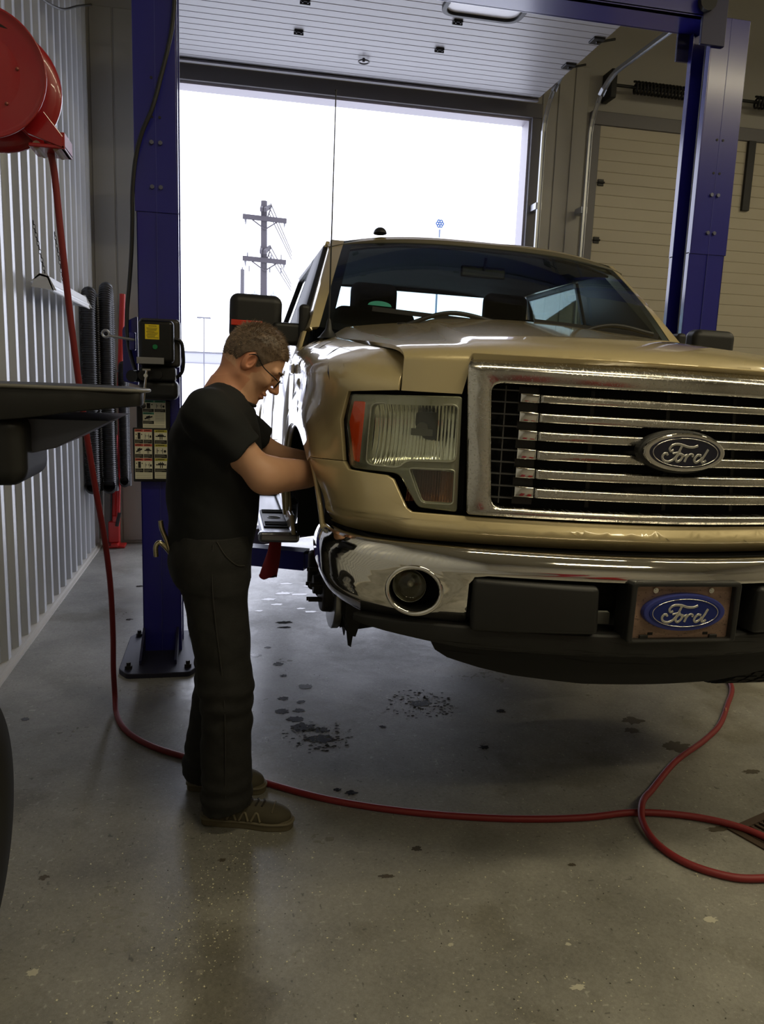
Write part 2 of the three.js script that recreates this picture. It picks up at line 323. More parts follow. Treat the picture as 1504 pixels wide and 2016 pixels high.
const chromeDusty = M(new THREE.Color(0.92, 0.92, 0.92), 1, 1, { map: rep(dustC, 1.6, 1.6), roughnessMap: rep(dust, 1.6, 1.6) });
const blackPlastic = M(srgb(28, 28, 28), 0.5);
const blackMatte = M(srgb(16, 16, 17), 0.75);
const rubber = M(srgb(24, 24, 24), 0.8);
const darkSteel = M(srgb(52, 50, 48), 0.55, 0.6);
const lensClear = M(new THREE.Color(0.95, 0.96, 0.9), 0.03, 0, { transmission: 1, ior: 1.5, thickness: 0 });
const tinted = M(new THREE.Color(0.74, 0.83, 0.83), 0.0, 0, { transmission: 1, ior: 1.5, thickness: 0 });
const amberMat = M(srgb(226, 74, 22), 0.15, 0, { clearcoat: 1 });
const upholstery = M(srgb(40, 40, 42), 0.85);

class Plan {
  constructor(tab) {
    const half = tab.map(([x, z]) => V3(x, 0, z));
    const pts = [...half.slice(1).reverse().map(p => V3(-p.x, 0, p.z)), ...half];
    const c = new THREE.CatmullRomCurve3(pts, false, 'centripetal'), N = 3000; this.N = N;
    const q = c.getPoints(N); let s = 0; const S = [0];
    for (let i = 1; i <= N; i++) { s += q[i].distanceTo(q[i - 1]); S.push(s); }
    this.q = q; this.S = S.map(v => v - s / 2); this.end = s / 2;
  }
  find(arr, v) { let a = 0, b = arr.length - 1; while (b - a > 1) { const m = (a + b) >> 1; if (arr[m] <= v) a = m; else b = m; } return a; }
  at(s) {
    const i = clamp(this.find(this.S, s), 1, this.N - 2), t = (s - this.S[i]) / (this.S[i + 1] - this.S[i]);
    const a = this.q[i], b = this.q[i + 1], A = this.q[i - 1], B = this.q[Math.min(i + 2, this.N)];
    const dx = lerp(b.x - A.x, B.x - a.x, t), dz = lerp(b.z - A.z, B.z - a.z, t), l = Math.hypot(dx, dz);
    return { x: lerp(a.x, b.x, t), z: lerp(a.z, b.z, t), nx: -dz / l, nz: dx / l };
  }
  sx(x) { let best = 0, e = 1e9; const lim = Math.abs(x); for (let i = this.N >> 1; i <= this.N; i++) { const d = Math.abs(this.q[i].x - lim); if (d < e - 1e-7) { e = d; best = this.S[i]; } if (this.q[i].x > lim) break; } return x < 0 ? -best : best; }
  sz(z, sign = 1) { let best = 0, e = 1e9; for (let i = this.N >> 1; i <= this.N; i++) { const d = Math.abs(this.q[i].z - z); if (d < e) { e = d; best = this.S[i]; } } return sign * best; }
}
const planF = new Plan([[0, -0.085], [0.25, -0.105], [0.45, -0.14], [0.6, -0.18], [0.75, -0.235], [0.85, -0.305], [0.92, -0.395], [0.96, -0.505], [0.985, -0.635], [0.998, -0.885], [1.0, -1.3], [1.0, -2.3], [1.0, -3.6], [1.0, -5.3]]);
const planB = new Plan([[0, 0], [0.25, -0.02], [0.45, -0.062], [0.6, -0.105], [0.72, -0.15], [0.82, -0.195], [0.9, -0.25], [0.95, -0.33], [0.968, -0.45], [0.972, -0.56]]);
// lay a flat (s, y, d) geometry onto a plan curve; inFn(y, p, s) moves it inward
function bend(geo, plan, inFn, crease = 0.6, edge = 0.035, iters = 6) {
  let g = clean(geo); g.deleteAttribute('uv');
  if (crease === undefined || crease > 0) g = toCreasedNormals(g, 0.9);
  g = new TessellateModifier(edge, iters).modify(g);
  const p = g.attributes.position, n = g.attributes.normal, uv = new Float32Array(p.count * 2);
  const map = (s, y, d) => { const a = plan.at(s), k = d - inFn(y, a, s); return [a.x + a.nx * k, y, a.z + a.nz * k]; };
  const sub = (u, v, h) => [(u[0] - v[0]) / h, (u[1] - v[1]) / h, (u[2] - v[2]) / h];
  const cr = (u, v) => [u[1] * v[2] - u[2] * v[1], u[2] * v[0] - u[0] * v[2], u[0] * v[1] - u[1] * v[0]];
  for (let i = 0; i < p.count; i++) {
    const s = p.getX(i), y = p.getY(i), d = p.getZ(i), h = 0.012, q = map(s, y, d);
    const S = sub(map(s + h, y, d), map(s - h, y, d), 2 * h), Y = sub(map(s, y + h, d), map(s, y - h, d), 2 * h), D = sub(map(s, y, d + 0.001), q, 0.001);
    const A = cr(Y, D), B = cr(D, S), C = cr(S, Y), a = n.getX(i), b = n.getY(i), c = n.getZ(i);
    const N = [A[0] * a + B[0] * b + C[0] * c, A[1] * a + B[1] * b + C[1] * c, A[2] * a + B[2] * b + C[2] * c], l = Math.hypot(...N) || 1;
    uv[i * 2] = s; uv[i * 2 + 1] = y;
    p.setXYZ(i, q[0], q[1], q[2]); n.setXYZ(i, N[0] / l, N[1] / l, N[2] / l);
  }
  g.setAttribute('uv', new THREE.BufferAttribute(uv, 2));
  return g;
}
const lean = (y, a) => 0.12 * Math.max(0, y - 1.2) * Math.max(0, a.nz) ** 2;
const X = (plan, pts) => pts.map(([x, y]) => [plan.sx(x), y]);
const front = (pts, depth, off = 0, bevel = 0, holes = [], crease) => bend(extrude(X(planF, pts), depth, bevel, holes.map(h => X(planF, h))).translate(0, 0, off), planF, lean, crease);

// --- hood
const ylow = x => lerp(1.625, 1.509, sstep(0.612, 0.632, Math.abs(x)));
function hoodPt(u, v) {
  const x = u * lerp(0.802, 0.845, clamp((v - 0.2) / 0.8, 0, 1)), a0 = Math.abs(x);
  const vf = 0.16;
  const p = planF.at(planF.sx(x));
  if (v < vf) {
    const y = lerp(ylow(x), 1.605, v / vf) + (a0 < 0.62 ? (v / vf) * 0.022 : 0), k = -lean(y, p);
    return [p.x + p.nx * k, y, p.z + p.nz * k];
  }
  const t = (v - vf) / (1 - vf), tt = t * t * 0.55 + t * 0.45;
  const y0 = 1.605 + (a0 < 0.62 ? 0.022 : 0.022 * sstep(0.66, 0.62, a0)), k0 = -lean(1.605, p);
  const zs = p.z + p.nz * k0, zc = -1.40 - 0.16 * (x / 0.85) ** 2, xs = p.x + p.nx * k0;
  const lip = (0.045 - 0.015 * (a0 / 0.8) ** 2) * (1 - Math.exp(-tt / 0.03));
  const yr = 1.82 - 0.035 * (a0 / 0.8) ** 2 - 0.04 * sstep(0.76, 0.86, a0), base = 1.605 + lip + 0.012 * (1 - (a0 / 0.8) ** 2);
  const xd = lerp(0.60, 0.42, tt);
  const dome = 0.013 * sstep(xd + 0.05, xd - 0.03, a0) * sstep(0.02, 0.2, tt);
  return [lerp(xs, x, sstep(0, 0.3, tt)), Math.max(y0 * (1 - sstep(0, 0.05, tt)) + 0, base) + (yr - 1.66) * tt + dome - 0.0, lerp(zs, zc, tt)];
}
part('hood', slab((u, v) => hoodPt(u * 2 - 1, v), 180, 90, 0.012), paint, truck);
// --- fenders and lower fascia
const archPts = (z0, z1, top = 1.36, cz = -0.955, hw = 0.49, cy = 0.86, n = 26) => { // from angle near z0 to z1 (z0 > z1: front to rear)
  const out = []; const e = 2.5;
  for (let i = 0; i <= n; i++) { const z = lerp(z0, z1, i / n), k = clamp(Math.abs(z - cz) / hw, 0, 1); out.push([z, cy + (top - cy) * Math.pow(1 - Math.pow(k, e), 1 / e)]); }
  return out;
};
const sideS = pts => pts.map(([z, y]) => [planF.sz(z), y]);
const shoulder = (y, a) => { const t = clamp((-a.z - 0.34) / 0.95, 0, 1), yy = y - 0.085 * t; return yy < 1.48 ? 0 : Math.pow((yy - 1.48) / 0.145, 3) * 0.152; };
const flare = (y, a) => { const dz = (a.z + 0.955) / 0.49, dy = (y - 0.86) / 0.50, r = Math.pow(Math.pow(Math.abs(dz), 2.5) + Math.pow(Math.max(0, dy), 2.5), 0.4); return -0.026 * sstep(1.32, 1.10, r) * sstep(0.45, 0.97, Math.abs(a.nx)); };
const bodyIn = (y, a) => lean(y, a) + shoulder(y, a) + flare(y, a) + Math.max(0, 1.05 - y) * 0.12;
{
  const sx = x => planF.sx(x);
  const arch = archPts(-0.575, -1.44);
  const pts = [[sx(0.922), 1.288], ...sideS([[-0.575, 1.279]]), ...sideS(arch.slice(1)), ...sideS([[-1.445, 0.93], [-1.53, 0.93], [-1.53, 1.708], [-1.30, 1.708], [-0.9, 1.674], [-0.6, 1.648]]), [sx(0.90), 1.628], [sx(0.85), 1.622], [sx(0.815), 1.606], [sx(0.808), 1.59], [sx(0.806), 1.509], [sx(0.922), 1.497], [sx(0.934), 1.41]];
  const g = bend(extrude(pts, 0.010, 0.002), planF, bodyIn, 0.5, 0.03, 7);
  part('fender', mirrorX(g), paint, truck); part('fender', g, paint, truck);
  const lipPts = archPts(-0.47, -1.44, 1.357, -0.955, 0.488).map(([z, y]) => { const a = planF.at(planF.sz(z)), k = -bodyIn(y, a); return [a.x + a.nx * k - 0.006, y, a.z + a.nz * k]; });
  const lg = tube(lipPts, 0.009, 80, 8);
  part('wheel_arch_lip', mirrorX(lg), paint, truck); part('wheel_arch_lip', lg, paint, truck);
  // liner inside the wheel well
  const liner = s => { const a = archPts(-0.48, -1.43, 1.35, -0.955, 0.485, 0.86, 30); return [grid((u, v) => { const i = Math.round(v * 30); return [s * lerp(0.5, 0.965, u), a[i][1], a[i][0]]; }, 1, 30), bx(s * 0.48, s * 0.5, 0.85, 1.36, -1.45, -0.46), bx(s * 0.5, s * 0.93, 0.84, 1.1, -0.5, -0.46), bx(s * 0.5, s * 0.96, 0.84, 1.1, -1.47, -1.43)]; };
  part('wheel_liner', liner(-1), blackMatte, truck); part('wheel_liner', liner(1), blackMatte, truck);
  // gold filler panel between bumper and lamps
  const half = [[sx(0.606), 1.163], [sx(0.742), 1.163], [sx(0.757), 1.172], [sx(0.797), 1.252], [sx(0.815), 1.262], [sx(0.909), 1.264], [sx(0.921), 1.286], ...sideS([[-0.572, 1.277], [-0.53, 1.222], [-0.49, 1.14], [-0.475, 1.09]]), [sx(0.966), 1.082], [sx(0.92), 1.08], [sx(0.6), 1.08], [sx(0.3), 1.08]];
  const full = [...half, ...half.slice().reverse().map(([s, y]) => [-s, y])];
  const fasciaIn = (y, a) => lean(y, a) + flare(y, a) * sstep(1.14, 1.27, y) + Math.max(0, 1.12 - y) * 0.8 - 0.020 * sstep(1.168, 1.12, y) * sstep(1.06, 1.12, y) * sstep(0.82, 0.74, Math.abs(a.x));
  part('front_filler_panel', bend(extrude(full, 0.012, 0.002), planF, fasciaIn, 0.5, 0.016, 9), paint, truck);
  // added dark fill so no light leaks through the wheel wells
  part('light_leak_fill', [bx(-0.9, 0.9, 0.95, 1.48, -1.2, -0.42, 0.05), bx(-0.62, 0.62, 1.0, 1.56, -0.8, -0.34, 0.03), bx(-0.5, 0.5, 0.78, 1.60, -1.45, -0.5, 0.02), bx(-0.90, 0.90, 0.95, 1.66, -1.62, -1.46)], blackMatte, truck);
}
// --- grille
{
  const out = roundPoly([[-0.598, 1.170], [0.598, 1.170], [0.624, 1.617], [-0.624, 1.617]], [0.012, 0.012, 0.035, 0.035]);
  const inn = roundPoly([[-0.533, 1.196], [0.533, 1.196], [0.555, 1.545], [-0.555, 1.545]], 0.032, 6);
  const dense = pts => { const o = []; pts.forEach((p, i) => { const q = pts[(i + 1) % pts.length], n = Math.max(1, Math.ceil(Math.hypot(q[0] - p[0], q[1] - p[1]) / 0.05)); for (let k = 0; k < n; k++) o.push([lerp(p[0], q[0], k / n), lerp(p[1], q[1], k / n)]); }); return o; };
  const surIn = (y, a) => lean(y, a) + 0.035 * sstep(1.575, 1.62, y) ** 2;
  const sur = bend(extrude(X(planF, dense(out)), 0.03, 0.008, [X(planF, dense(inn))]).translate(0, 0, -0.01), planF, surIn, 0.5, 0.016, 9);
  const gr = part('grille_surround', sur, chromeDusty, truck);
  part('grille_back', front(dense([[-0.57, 1.18], [0.57, 1.18], [0.58, 1.56], [-0.58, 1.56]]), 0.005, -0.09), blackMatte, truck);
  const rows = [[1.496, 1.520], [1.441, 1.468], [1.389, 1.416], [1.335, 1.363], [1.281, 1.309], [1.226, 1.255]];
  rows.forEach(([y0, y1], i) => {
    const spans = (i === 2 || i === 3) ? [[-0.412, -0.098], [0.098, 0.412]] : [[-0.412, 0.412]];
    for (const [a, b] of spans) part('grille_bar', front(dense(roundPoly([[a, y0], [b, y0], [b, y1], [a, y1]], 0.004, 2)), 0.04, -0.035, 0.005), chromeDusty, gr);
  });
  for (const s of [-1, 1]) {
    rows.forEach(([y0, y1]) => part('bar_end_cap', front([[s * 0.468, y0 - 0.001], [s * 0.413, y0 - 0.001], [s * 0.413, y1 + 0.001], [s * 0.468, y1 + 0.001]], 0.03, -0.042, 0.004), chrome, gr));
    part('end_post', front(dense([[s * 0.468, 1.20], [s * 0.41, 1.20], [s * 0.41, 1.54], [s * 0.468, 1.54]]), 0.01, -0.06), M(srgb(30, 30, 30), 0.35), gr);
    const mesh = []; for (let i = 0; i < 10; i++) { const y = 1.215 + i * 0.0345; mesh.push(front([[s * 0.55, y], [s * 0.468, y], [s * 0.468, y + 0.004], [s * 0.55, y + 0.004]], 0.02, -0.06)); }
    mesh.push(front(dense([[s * 0.509, 1.2], [s * 0.505, 1.2], [s * 0.505, 1.54], [s * 0.509, 1.54]]), 0.02, -0.065));
    const mm = part('side_mesh', mesh, M(srgb(92, 92, 92), 0.35, 0.6), gr);
  }
  for (const x of [-0.245, 0, 0.245]) part('upright', front(dense([[x - 0.006, 1.2], [x + 0.006, 1.2], [x + 0.006, 1.54], [x - 0.006, 1.54]]), 0.012, -0.06), M(srgb(36, 36, 36), 0.5), gr);
}
// --- oval emblem with raised script, used on the grille and on the plate
function script(scale, r) {
  const q = (x, y) => [(x - 945) / 265 * scale, (312 - y) / 265 * scale, 0];
  const strokes = [
    [[1030, 262], [1000, 272], [955, 272], [905, 259], [860, 258], [832, 272], [822, 292], [834, 306], [850, 298]],
    [[910, 268], [897, 300], [876, 338], [848, 366], [812, 376], [782, 364], [774, 342], [786, 324], [806, 322], [812, 334]],
    [[848, 322], [880, 314], [906, 310]],
    [[918, 326], [898, 324], [880, 342], [876, 362], [890, 374], [910, 362], [922, 342], [918, 326], [936, 334], [958, 326]],
    [[960, 320], [952, 346], [942, 374]],
    [[952, 348], [972, 326], [990, 320], [1002, 328], [996, 340]],
    [[1062, 328], [1040, 324], [1020, 342], [1014, 362], [1028, 374], [1052, 362], [1072, 340]],
    [[1110, 284], [1092, 318], [1074, 352], [1072, 370], [1090, 370], [1102, 358]]];
  return strokes.map((s, i) => tube(s.map(([x, y]) => q(x, y)), r * (i === 5 || i === 2 ? 0.8 : 1), 40, 7));
}
function emblem(rx, parent, pos, ratio = 0.41) {
  const e = new THREE.Group(); e.name = 'emblem'; e.position.set(...pos); parent.add(e);
  part('rim', extrude(ellipsePts(0, 0, rx, rx * ratio * 1.04, 48), 0.014, 0.004), chrome, e);
  part('field', extrude(ellipsePts(0, 0, rx * 0.875, rx * ratio * 0.86, 48), 0.016, 0.001).translate(0, 0, 0.003), M(srgb(10, 12, 40), 0.08, 0.1, { clearcoat: 1 }), e);
  const ring = ellipsePts(0, 0, rx * 0.80, rx * ratio * 0.77, 60).map(p => [p[0], p[1], 0.0205]);
  part('inner_ring', tube(ring, rx * 0.010, 90, 6, true), chrome, e);
  part('lettering', merged(script(rx * 0.875, rx * 0.030)).scale(1, 1, 0.5).translate(0, 0, 0.0205), M(srgb(205, 205, 200), 0.25, 0.8), e);
  return e;
}
emblem(0.128, truck, [0.0, 1.380, -0.075], 0.41);
part('emblem_bezel', extrude(ellipsePts(0, 1.38, 0.135, 0.062, 48), 0.02, 0.006).translate(0, 0, -0.10), blackPlastic, truck);
// --- headlamps (both sides)
const lampFluteMat = M(new THREE.Color(0.86, 0.86, 0.82), 0.12, 1);
for (const s of [-1, 1]) {
  const h = new THREE.Group(); h.name = 'headlamp'; truck.add(h);
  const mx = pts => { const q = pts.map(([x, y]) => [s * -x, y]); return s > 0 ? q.reverse() : q; };
  const outer = roundPoly([[-0.918, 1.49], [-0.632, 1.502], [-0.624, 1.172], [-0.730, 1.178], [-0.787, 1.271], [-0.908, 1.27], [-0.927, 1.408]], [0.008, 0.01, 0.01, 0.012, 0.02, 0.012, 0.03]);
  const amber = roundPoly([[-0.913, 1.470], [-0.886, 1.470], [-0.889, 1.288], [-0.903, 1.292], [-0.920, 1.405]], 0.005);
  const main = roundPoly([[-0.872, 1.468], [-0.640, 1.477], [-0.637, 1.315], [-0.768, 1.309], [-0.790, 1.286], [-0.873, 1.286]], 0.018);
  const lower = roundPoly([[-0.764, 1.288], [-0.637, 1.292], [-0.635, 1.193], [-0.722, 1.191]], 0.012);
  const mk = (pts, depth, off, bev, holes) => { const g = front(mx(pts), depth, off, bev, holes ? holes.map(q => mx(q)) : []); return g; };
  part('housing', mk([[-0.935, 1.505], [-0.617, 1.508], [-0.606, 1.166], [-0.74, 1.166], [-0.797, 1.262], [-0.918, 1.262], [-0.936, 1.408]], 0.01, -0.085), blackMatte, h);
  part('bezel', mk(outer, 0.012, -0.012, 0.003, [amber, main, lower]), M(srgb(150, 150, 138), 0.3, 0.75), h);
  part('side_reflector', mk(amber, 0.016, -0.014, 0.003), amberMat, h);
  // fluted reflector bowl
  const bowl = (x0, x1, y0, y1, deep, flutes, mat, name) => {
    const g = grid((u, v) => {
      const x = lerp(x0, x1, u), y = lerp(y0, y1, v), a = planF.at(planF.sx(s * -x)), r = Math.pow(Math.abs(2 * u - 1), 3) * 0.7 + Math.pow(Math.abs(2 * v - 1), 3) * 0.5;
      const k = -lean(y, a) - deep * (1 - clamp(r, 0, 1)) - 0.012 + 0.0035 * Math.sin(u * Math.PI * 2 * flutes) * (u < 0.68 ? 1 : 0.3);
      return [a.x + a.nx * k, y, a.z + a.nz * k];
    }, 160, 24);
    return part(name, g, mat, h);
  };
  bowl(-0.876, -0.636, 1.284, 1.478, 0.05, 22, lampFluteMat, 'reflector');
  bowl(-0.768, -0.632, 1.19, 1.294, 0.03, 18, M(srgb(140, 96, 74), 0.22, 0.85), 'signal_reflector');
  const a = planF.at(planF.sx(s * 0.735));
  const bl = (x, y, d) => { const b = planF.at(planF.sx(s * x)), k = d - lean(y, b); return [b.x + b.nx * k, y, b.z + b.nz * k]; };
  part('bulb_shield', [rod(bl(0.742, 1.402, -0.06), bl(0.742, 1.402, -0.026), 0.020, 0.018, 16), bar(bl(0.772, 1.392, -0.022), bl(0.708, 1.392, -0.022), 0.004, 0.02)], M(srgb(90, 90, 88), 0.3, 0.6), h);
  part('lamp_shade', mk(roundPoly([[-0.765, 1.45], [-0.70, 1.452], [-0.70, 1.37], [-0.735, 1.372], [-0.765, 1.41]], 0.01), 0.006, -0.042), M(srgb(44, 46, 50), 0.25, 0.3), h);
  const edgePts = pts => mx(pts).map(([x, y]) => { const b = planF.at(planF.sx(x)), k = 0.003 - lean(y, b); return [b.x + b.nx * k, y, b.z + b.nz * k]; });
  part('lens_rim', [tube(edgePts(main), 0.0035, 120, 6, true), tube(edgePts(lower), 0.003, 90, 6, true)], M(srgb(190, 190, 180), 0.2, 0.6), h);
  part('lens', mk(outer, 0.003, 0.004, 0.001), lensClear, h);
}
// --- chrome bumper
const bumpIn = (y) => 0.045 * Math.pow(Math.abs((y - 0.975) / 0.12), 2.4) + (y < 0.9 ? (0.9 - y) * 0.25 : 0);
const onB = (pts) => pts.map(([x, y]) => [planB.sx(x), y]);
{
  const e = planB.end;
  const half = [[planB.sx(0.600), 0.838], [planB.sx(0.68), 0.838], [planB.sx(0.81), 0.843], [planB.sx(0.90), 0.848], [planB.sx(0.94), 0.873], [planB.sx(0.96), 0.92], [e - 0.10, 0.96], [e - 0.01, 1.01], [e - 0.01, 1.066], [e - 0.06, 1.078], [planB.sx(0.94), 1.08], [planB.sx(0.6), 1.08], [0.3, 1.08]];
  const inner = [[0.3, 1.012], [planB.sx(0.55), 1.010], [planB.sx(0.583), 1.003], [planB.sx(0.597), 0.985]];
  const R = [...inner, ...half];
  const poly = [...R, ...R.slice().reverse().map(([s, y]) => [-s, y])];
  const fogs = [-1, 1].map(k => ellipsePts(planB.sx(k * 0.741), 0.95, 0.078, 0.066, 40));
  const g = bend(extrude(poly, 0.02, 0.007, fogs), planB, bumpIn, 0.55, 0.017, 9);
  part('bumper', g, chrome, truck);
  part('bumper_top_step', bend(extrude([[-e + 0.03, 1.07], [e - 0.03, 1.07], [e - 0.03, 1.076], [-e + 0.03, 1.076]], 0.12).translate(0, 0, -0.17), planB, () => 0, 0.5, 0.05, 5), blackPlastic, truck);
  for (const k of [-1, 1]) {
    const c = planB.at(planB.sx(k * 0.741)), k0 = 0.024 - bumpIn(0.95), P0 = [c.x + c.nx * k0, 0.95, c.z + c.nz * k0], ang = Math.atan2(c.nx, c.nz);
    const put = g => g.rotateY(ang).translate(...P0);
    const fl = new THREE.Group(); fl.name = 'fog_lamp'; truck.add(fl);
    const ringP = ellipsePts(0, 0, 0.078, 0.068, 60).map(p => [p[0], p[1], -0.004]);
    part('ring', put(tube(ringP, 0.0075, 80, 8, true)), chrome, fl);
    part('recess', put(new THREE.CylinderGeometry(1, 0.94, 0.12, 40, 1, true).rotateX(Math.PI / 2).scale(0.076, 0.065, 1).translate(0, 0, -0.065)), blackMatte, fl);
    part('recess_back', put(extrude(ellipsePts(0, 0, 0.085, 0.075, 30), 0.004).translate(0, 0, -0.125)), blackMatte, fl);
    const lx = k * 0.014 * -1;
    part('reflector', put(lathe([[0.002, -0.078], [0.022, -0.070], [0.038, -0.050], [0.047, -0.028], [0.050, -0.028], [0.050, -0.06]], 36, 'y').rotateX(Math.PI / 2).translate(k * 0.018, 0.006, 0)), M(srgb(150, 148, 140), 0.16, 1), fl);
    part('bulb', put(new THREE.SphereGeometry(0.010, 16, 12).scale(1, 1, 1.6).translate(k * 0.018, 0.006, -0.055)), M(srgb(190, 185, 170), 0.15, 0.6), fl);
    part('lens', put(new THREE.SphereGeometry(0.082, 32, 10, 0, Math.PI * 2, 0, 0.62).rotateX(Math.PI / 2).translate(k * 0.018, 0.006, -0.096)), lensClear, fl);
  }
  // black centre: pads, plate holder, lower valance, air dam
  const blk = (pts, d, off, bev, cr) => bend(extrude(onB(pts), d, bev).translate(0, 0, off), planB, () => 0, cr, 0.03, 7);
  part('bumper_opening_back', blk([[-0.62, 0.80], [0.62, 0.80], [0.62, 1.02], [-0.62, 1.02]], 0.01, -0.13, 0), blackMatte, truck);
  for (const k of [-1, 1]) {
    const pad = roundPoly([[0.242, 0.862], [0.588, 0.850], [0.590, 1.004], [0.250, 1.002]], 0.018).map(([x, y]) => [k * x, y]);
    part('bumper_pad', blk(k > 0 ? pad : pad.reverse(), 0.07, -0.05, 0.014), blackPlastic, truck);
    part('bright_gap_tab', blk([[k * 0.17, 0.862], [k * 0.225, 0.862], [k * 0.225, 0.897], [k * 0.17, 0.897]].sort((p, q) => 0), 0.02, -0.10, 0.002), M(srgb(150, 150, 142), 0.5), truck);  // added grey tabs stand in for the bright see-through gap under the bumper
  }
  const val = [[-0.90, 0.828], [-0.82, 0.815], [-0.70, 0.800], [-0.60, 0.790], [0.60, 0.790], [0.70, 0.800], [0.82, 0.815], [0.90, 0.828], [0.90, 0.852], [0.6, 0.856], [-0.6, 0.856], [-0.90, 0.852]];
  part('lower_valance', blk(val, 0.09, -0.09, 0.006), blackPlastic, truck);
  const dam = [[-0.700, 0.81], [-0.698, 0.785], [-0.682, 0.752], [-0.645, 0.730], [-0.55, 0.706], [-0.45, 0.688], [-0.23, 0.672], [0.23, 0.672], [0.45, 0.688], [0.55, 0.706], [0.645, 0.730], [0.682, 0.752], [0.698, 0.785], [0.700, 0.81]];
  part('air_dam', bend(extrude(onB(dam), 0.02, 0.004).translate(0, 0, -0.07), planB, y => (0.82 - y) * 0.25, 0.6, 0.03, 7), blackMatte, truck);
  // plate and holder
  const fr = roundPoly([[-0.172, 0.846], [0.172, 0.846], [0.172, 1.024], [-0.172, 1.024]], 0.014), hole = roundPoly([[-0.154, 0.856], [0.154, 0.856], [0.154, 1.010], [-0.154, 1.010]], 0.006);
  part('plate_holder', [extrude(fr, 0.02, 0.005, [hole]).translate(0, 0, 0.012), bx(-0.168, 0.168, 0.85, 1.02, -0.05, 0.012)], blackPlastic, truck);
  const plateTex = tex(256, (u, v) => { const k = 0.62 + (fbm(u * 5, v * 5, 5, 61, 4) - 0.5) * 0.25 - (vnoise(u * 60, v * 60, 60, 62) > 0.86 ? 0.18 : 0); return [k, k * 0.93, k * 0.88]; });
  const plate = part('number_plate', new THREE.PlaneGeometry(0.308, 0.154).translate(0, 0.933, 0.016), M(srgb(240, 214, 200), 0.36, 0.4, { map: plateTex }), truck, 'brushed metal vanity plate');
  const pe = emblem(0.128, plate, [0, 0.935, 0.017], 0.41);
  pe.children[0].material = M(srgb(58, 66, 140), 0.35, 0.3); pe.children[1].material = M(srgb(22, 38, 110), 0.3, 0.2);
  for (const sx of [-0.09, 0.085]) part('screw', [rod([sx, 0.996, 0.016], [sx, 0.996, 0.022], 0.008), rod([sx, 0.996, 0.022], [sx, 0.996, 0.024], 0.005)], chrome, plate);
  for (const sx of [-0.09, 0.085]) part('slot', box(0.016, 0.008, 0.002, sx, 0.868, 0.0165, 0.0008), blackMatte, plate);
  for (const sx of [-0.112, 0.108]) part('clip', box(0.026, 0.016, 0.006, sx, 0.858, 0.02, 0.002), blackPlastic, plate);
}
// --- windscreen, roof, pillars
const wsPt = (u, v) => { const a = 2 * u - 1, b = Math.abs(a); const base = [0.885 * a, 1.70 + 0.06 * b * b, -1.36 - 0.225 * b ** 2.2], top = [0.722 * a, 2.243 - 0.022 * b ** 3, -1.96 - 0.11 * b ** 2.4]; const bow = 0.02 * Math.sin(Math.PI * v); return [lerp(base[0], top[0], v), lerp(base[1], top[1], v) + bow * 0.6, lerp(base[2], top[2], v) + bow]; };
const ws = part('windscreen', grid(wsPt, 40, 20), tinted, truck);
part('sticker', grid((u, v) => { const a = (u - 0.5) * 2, y = lerp(0, Math.sqrt(Math.max(0, 1 - a * a)), v); const p = wsPt(0.105 + u * 0.062, 0.26 + y * 0.045); return [p[0], p[1], p[2] + 0.003]; }, 20, 6), M(srgb(64, 150, 132), 0.5), ws, 'teal half-oval sticker');
const frit = (u0, u1, v0, v1, nu, nv) => grid((u, v) => { const p = wsPt(lerp(u0, u1, u), lerp(v0, v1, v)); return [p[0], p[1], p[2] - 0.004]; }, nu, nv);
part('dark_border', [frit(0, 1, 0.93, 1, 40, 3), frit(0, 0.028, 0, 1, 2, 20), frit(0.972, 1, 0, 1, 2, 20), frit(0, 1, 0, 0.06, 40, 3)], M(srgb(10, 10, 12), 0.4), ws);
for (const s of [-1, 1]) {
  const L = (v) => { const p = wsPt(s > 0 ? 1 : 0, v); return p; };
  const o = v => [s * lerp(0.935, 0.782, v), lerp(1.752, 2.232, v) + 0.004 * Math.sin(Math.PI * v), lerp(-1.545, -2.13, v)];
  const b = v => [s * lerp(0.945, 0.795, v), lerp(1.740, 2.205, v), lerp(-1.655, -2.24, v)];
  const w = [0, 1 / 3, 2 / 3, 1];
  const g = grid((u, v) => { const A = L(v), O = o(v), B = b(v); return u < 0.5 ? A.map((q, i) => lerp(q, O[i], u * 2) + (i === 2 ? 0.012 * Math.sin(u * 2 * Math.PI * 0.5) : 0)) : O.map((q, i) => lerp(q, B[i], u * 2 - 1)); }, 8, 16);
  part('windscreen_pillar', slab((u, v) => { const A = L(v), O = o(v), B = b(v), uu = s > 0 ? u : u; return uu < 0.55 ? A.map((q, i) => lerp(q, O[i], uu / 0.55)) : O.map((q, i) => lerp(q, B[i], (uu - 0.55) / 0.45)); }, 8, 16, s > 0 ? 0.02 : -0.02), paint, truck);
}
const roofPt = (u, v) => { const a = 2 * u - 1, b = Math.abs(a); const zf = -1.95 - 0.12 * b ** 2.4; const z = lerp(zf, -3.74, v); const dz = zf - z; return [0.80 * a, 2.298 - 0.062 * b ** 3.2 - 0.05 * Math.exp(-dz / 0.10) - 0.02 * sstep(0.6, 1, v), z]; };
part('roof', slab((u, v) => roofPt(u, v), 40, 40, 0.03), paint, truck);
part('roof_marker', [new THREE.SphereGeometry(1, 20, 10, 0, Math.PI * 2, 0, Math.PI / 2).scale(0.033, 0.03, 0.05).translate(-0.545, 2.268, -2.05)], blackPlastic, truck);
part('header_strip', grid((u, v) => { const p = roofPt(u, 0); return [p[0], p[1] - 0.03 * v, p[2] + 0.006]; }, 40, 1), M(srgb(90, 84, 70), 0.4, 0.3), truck);
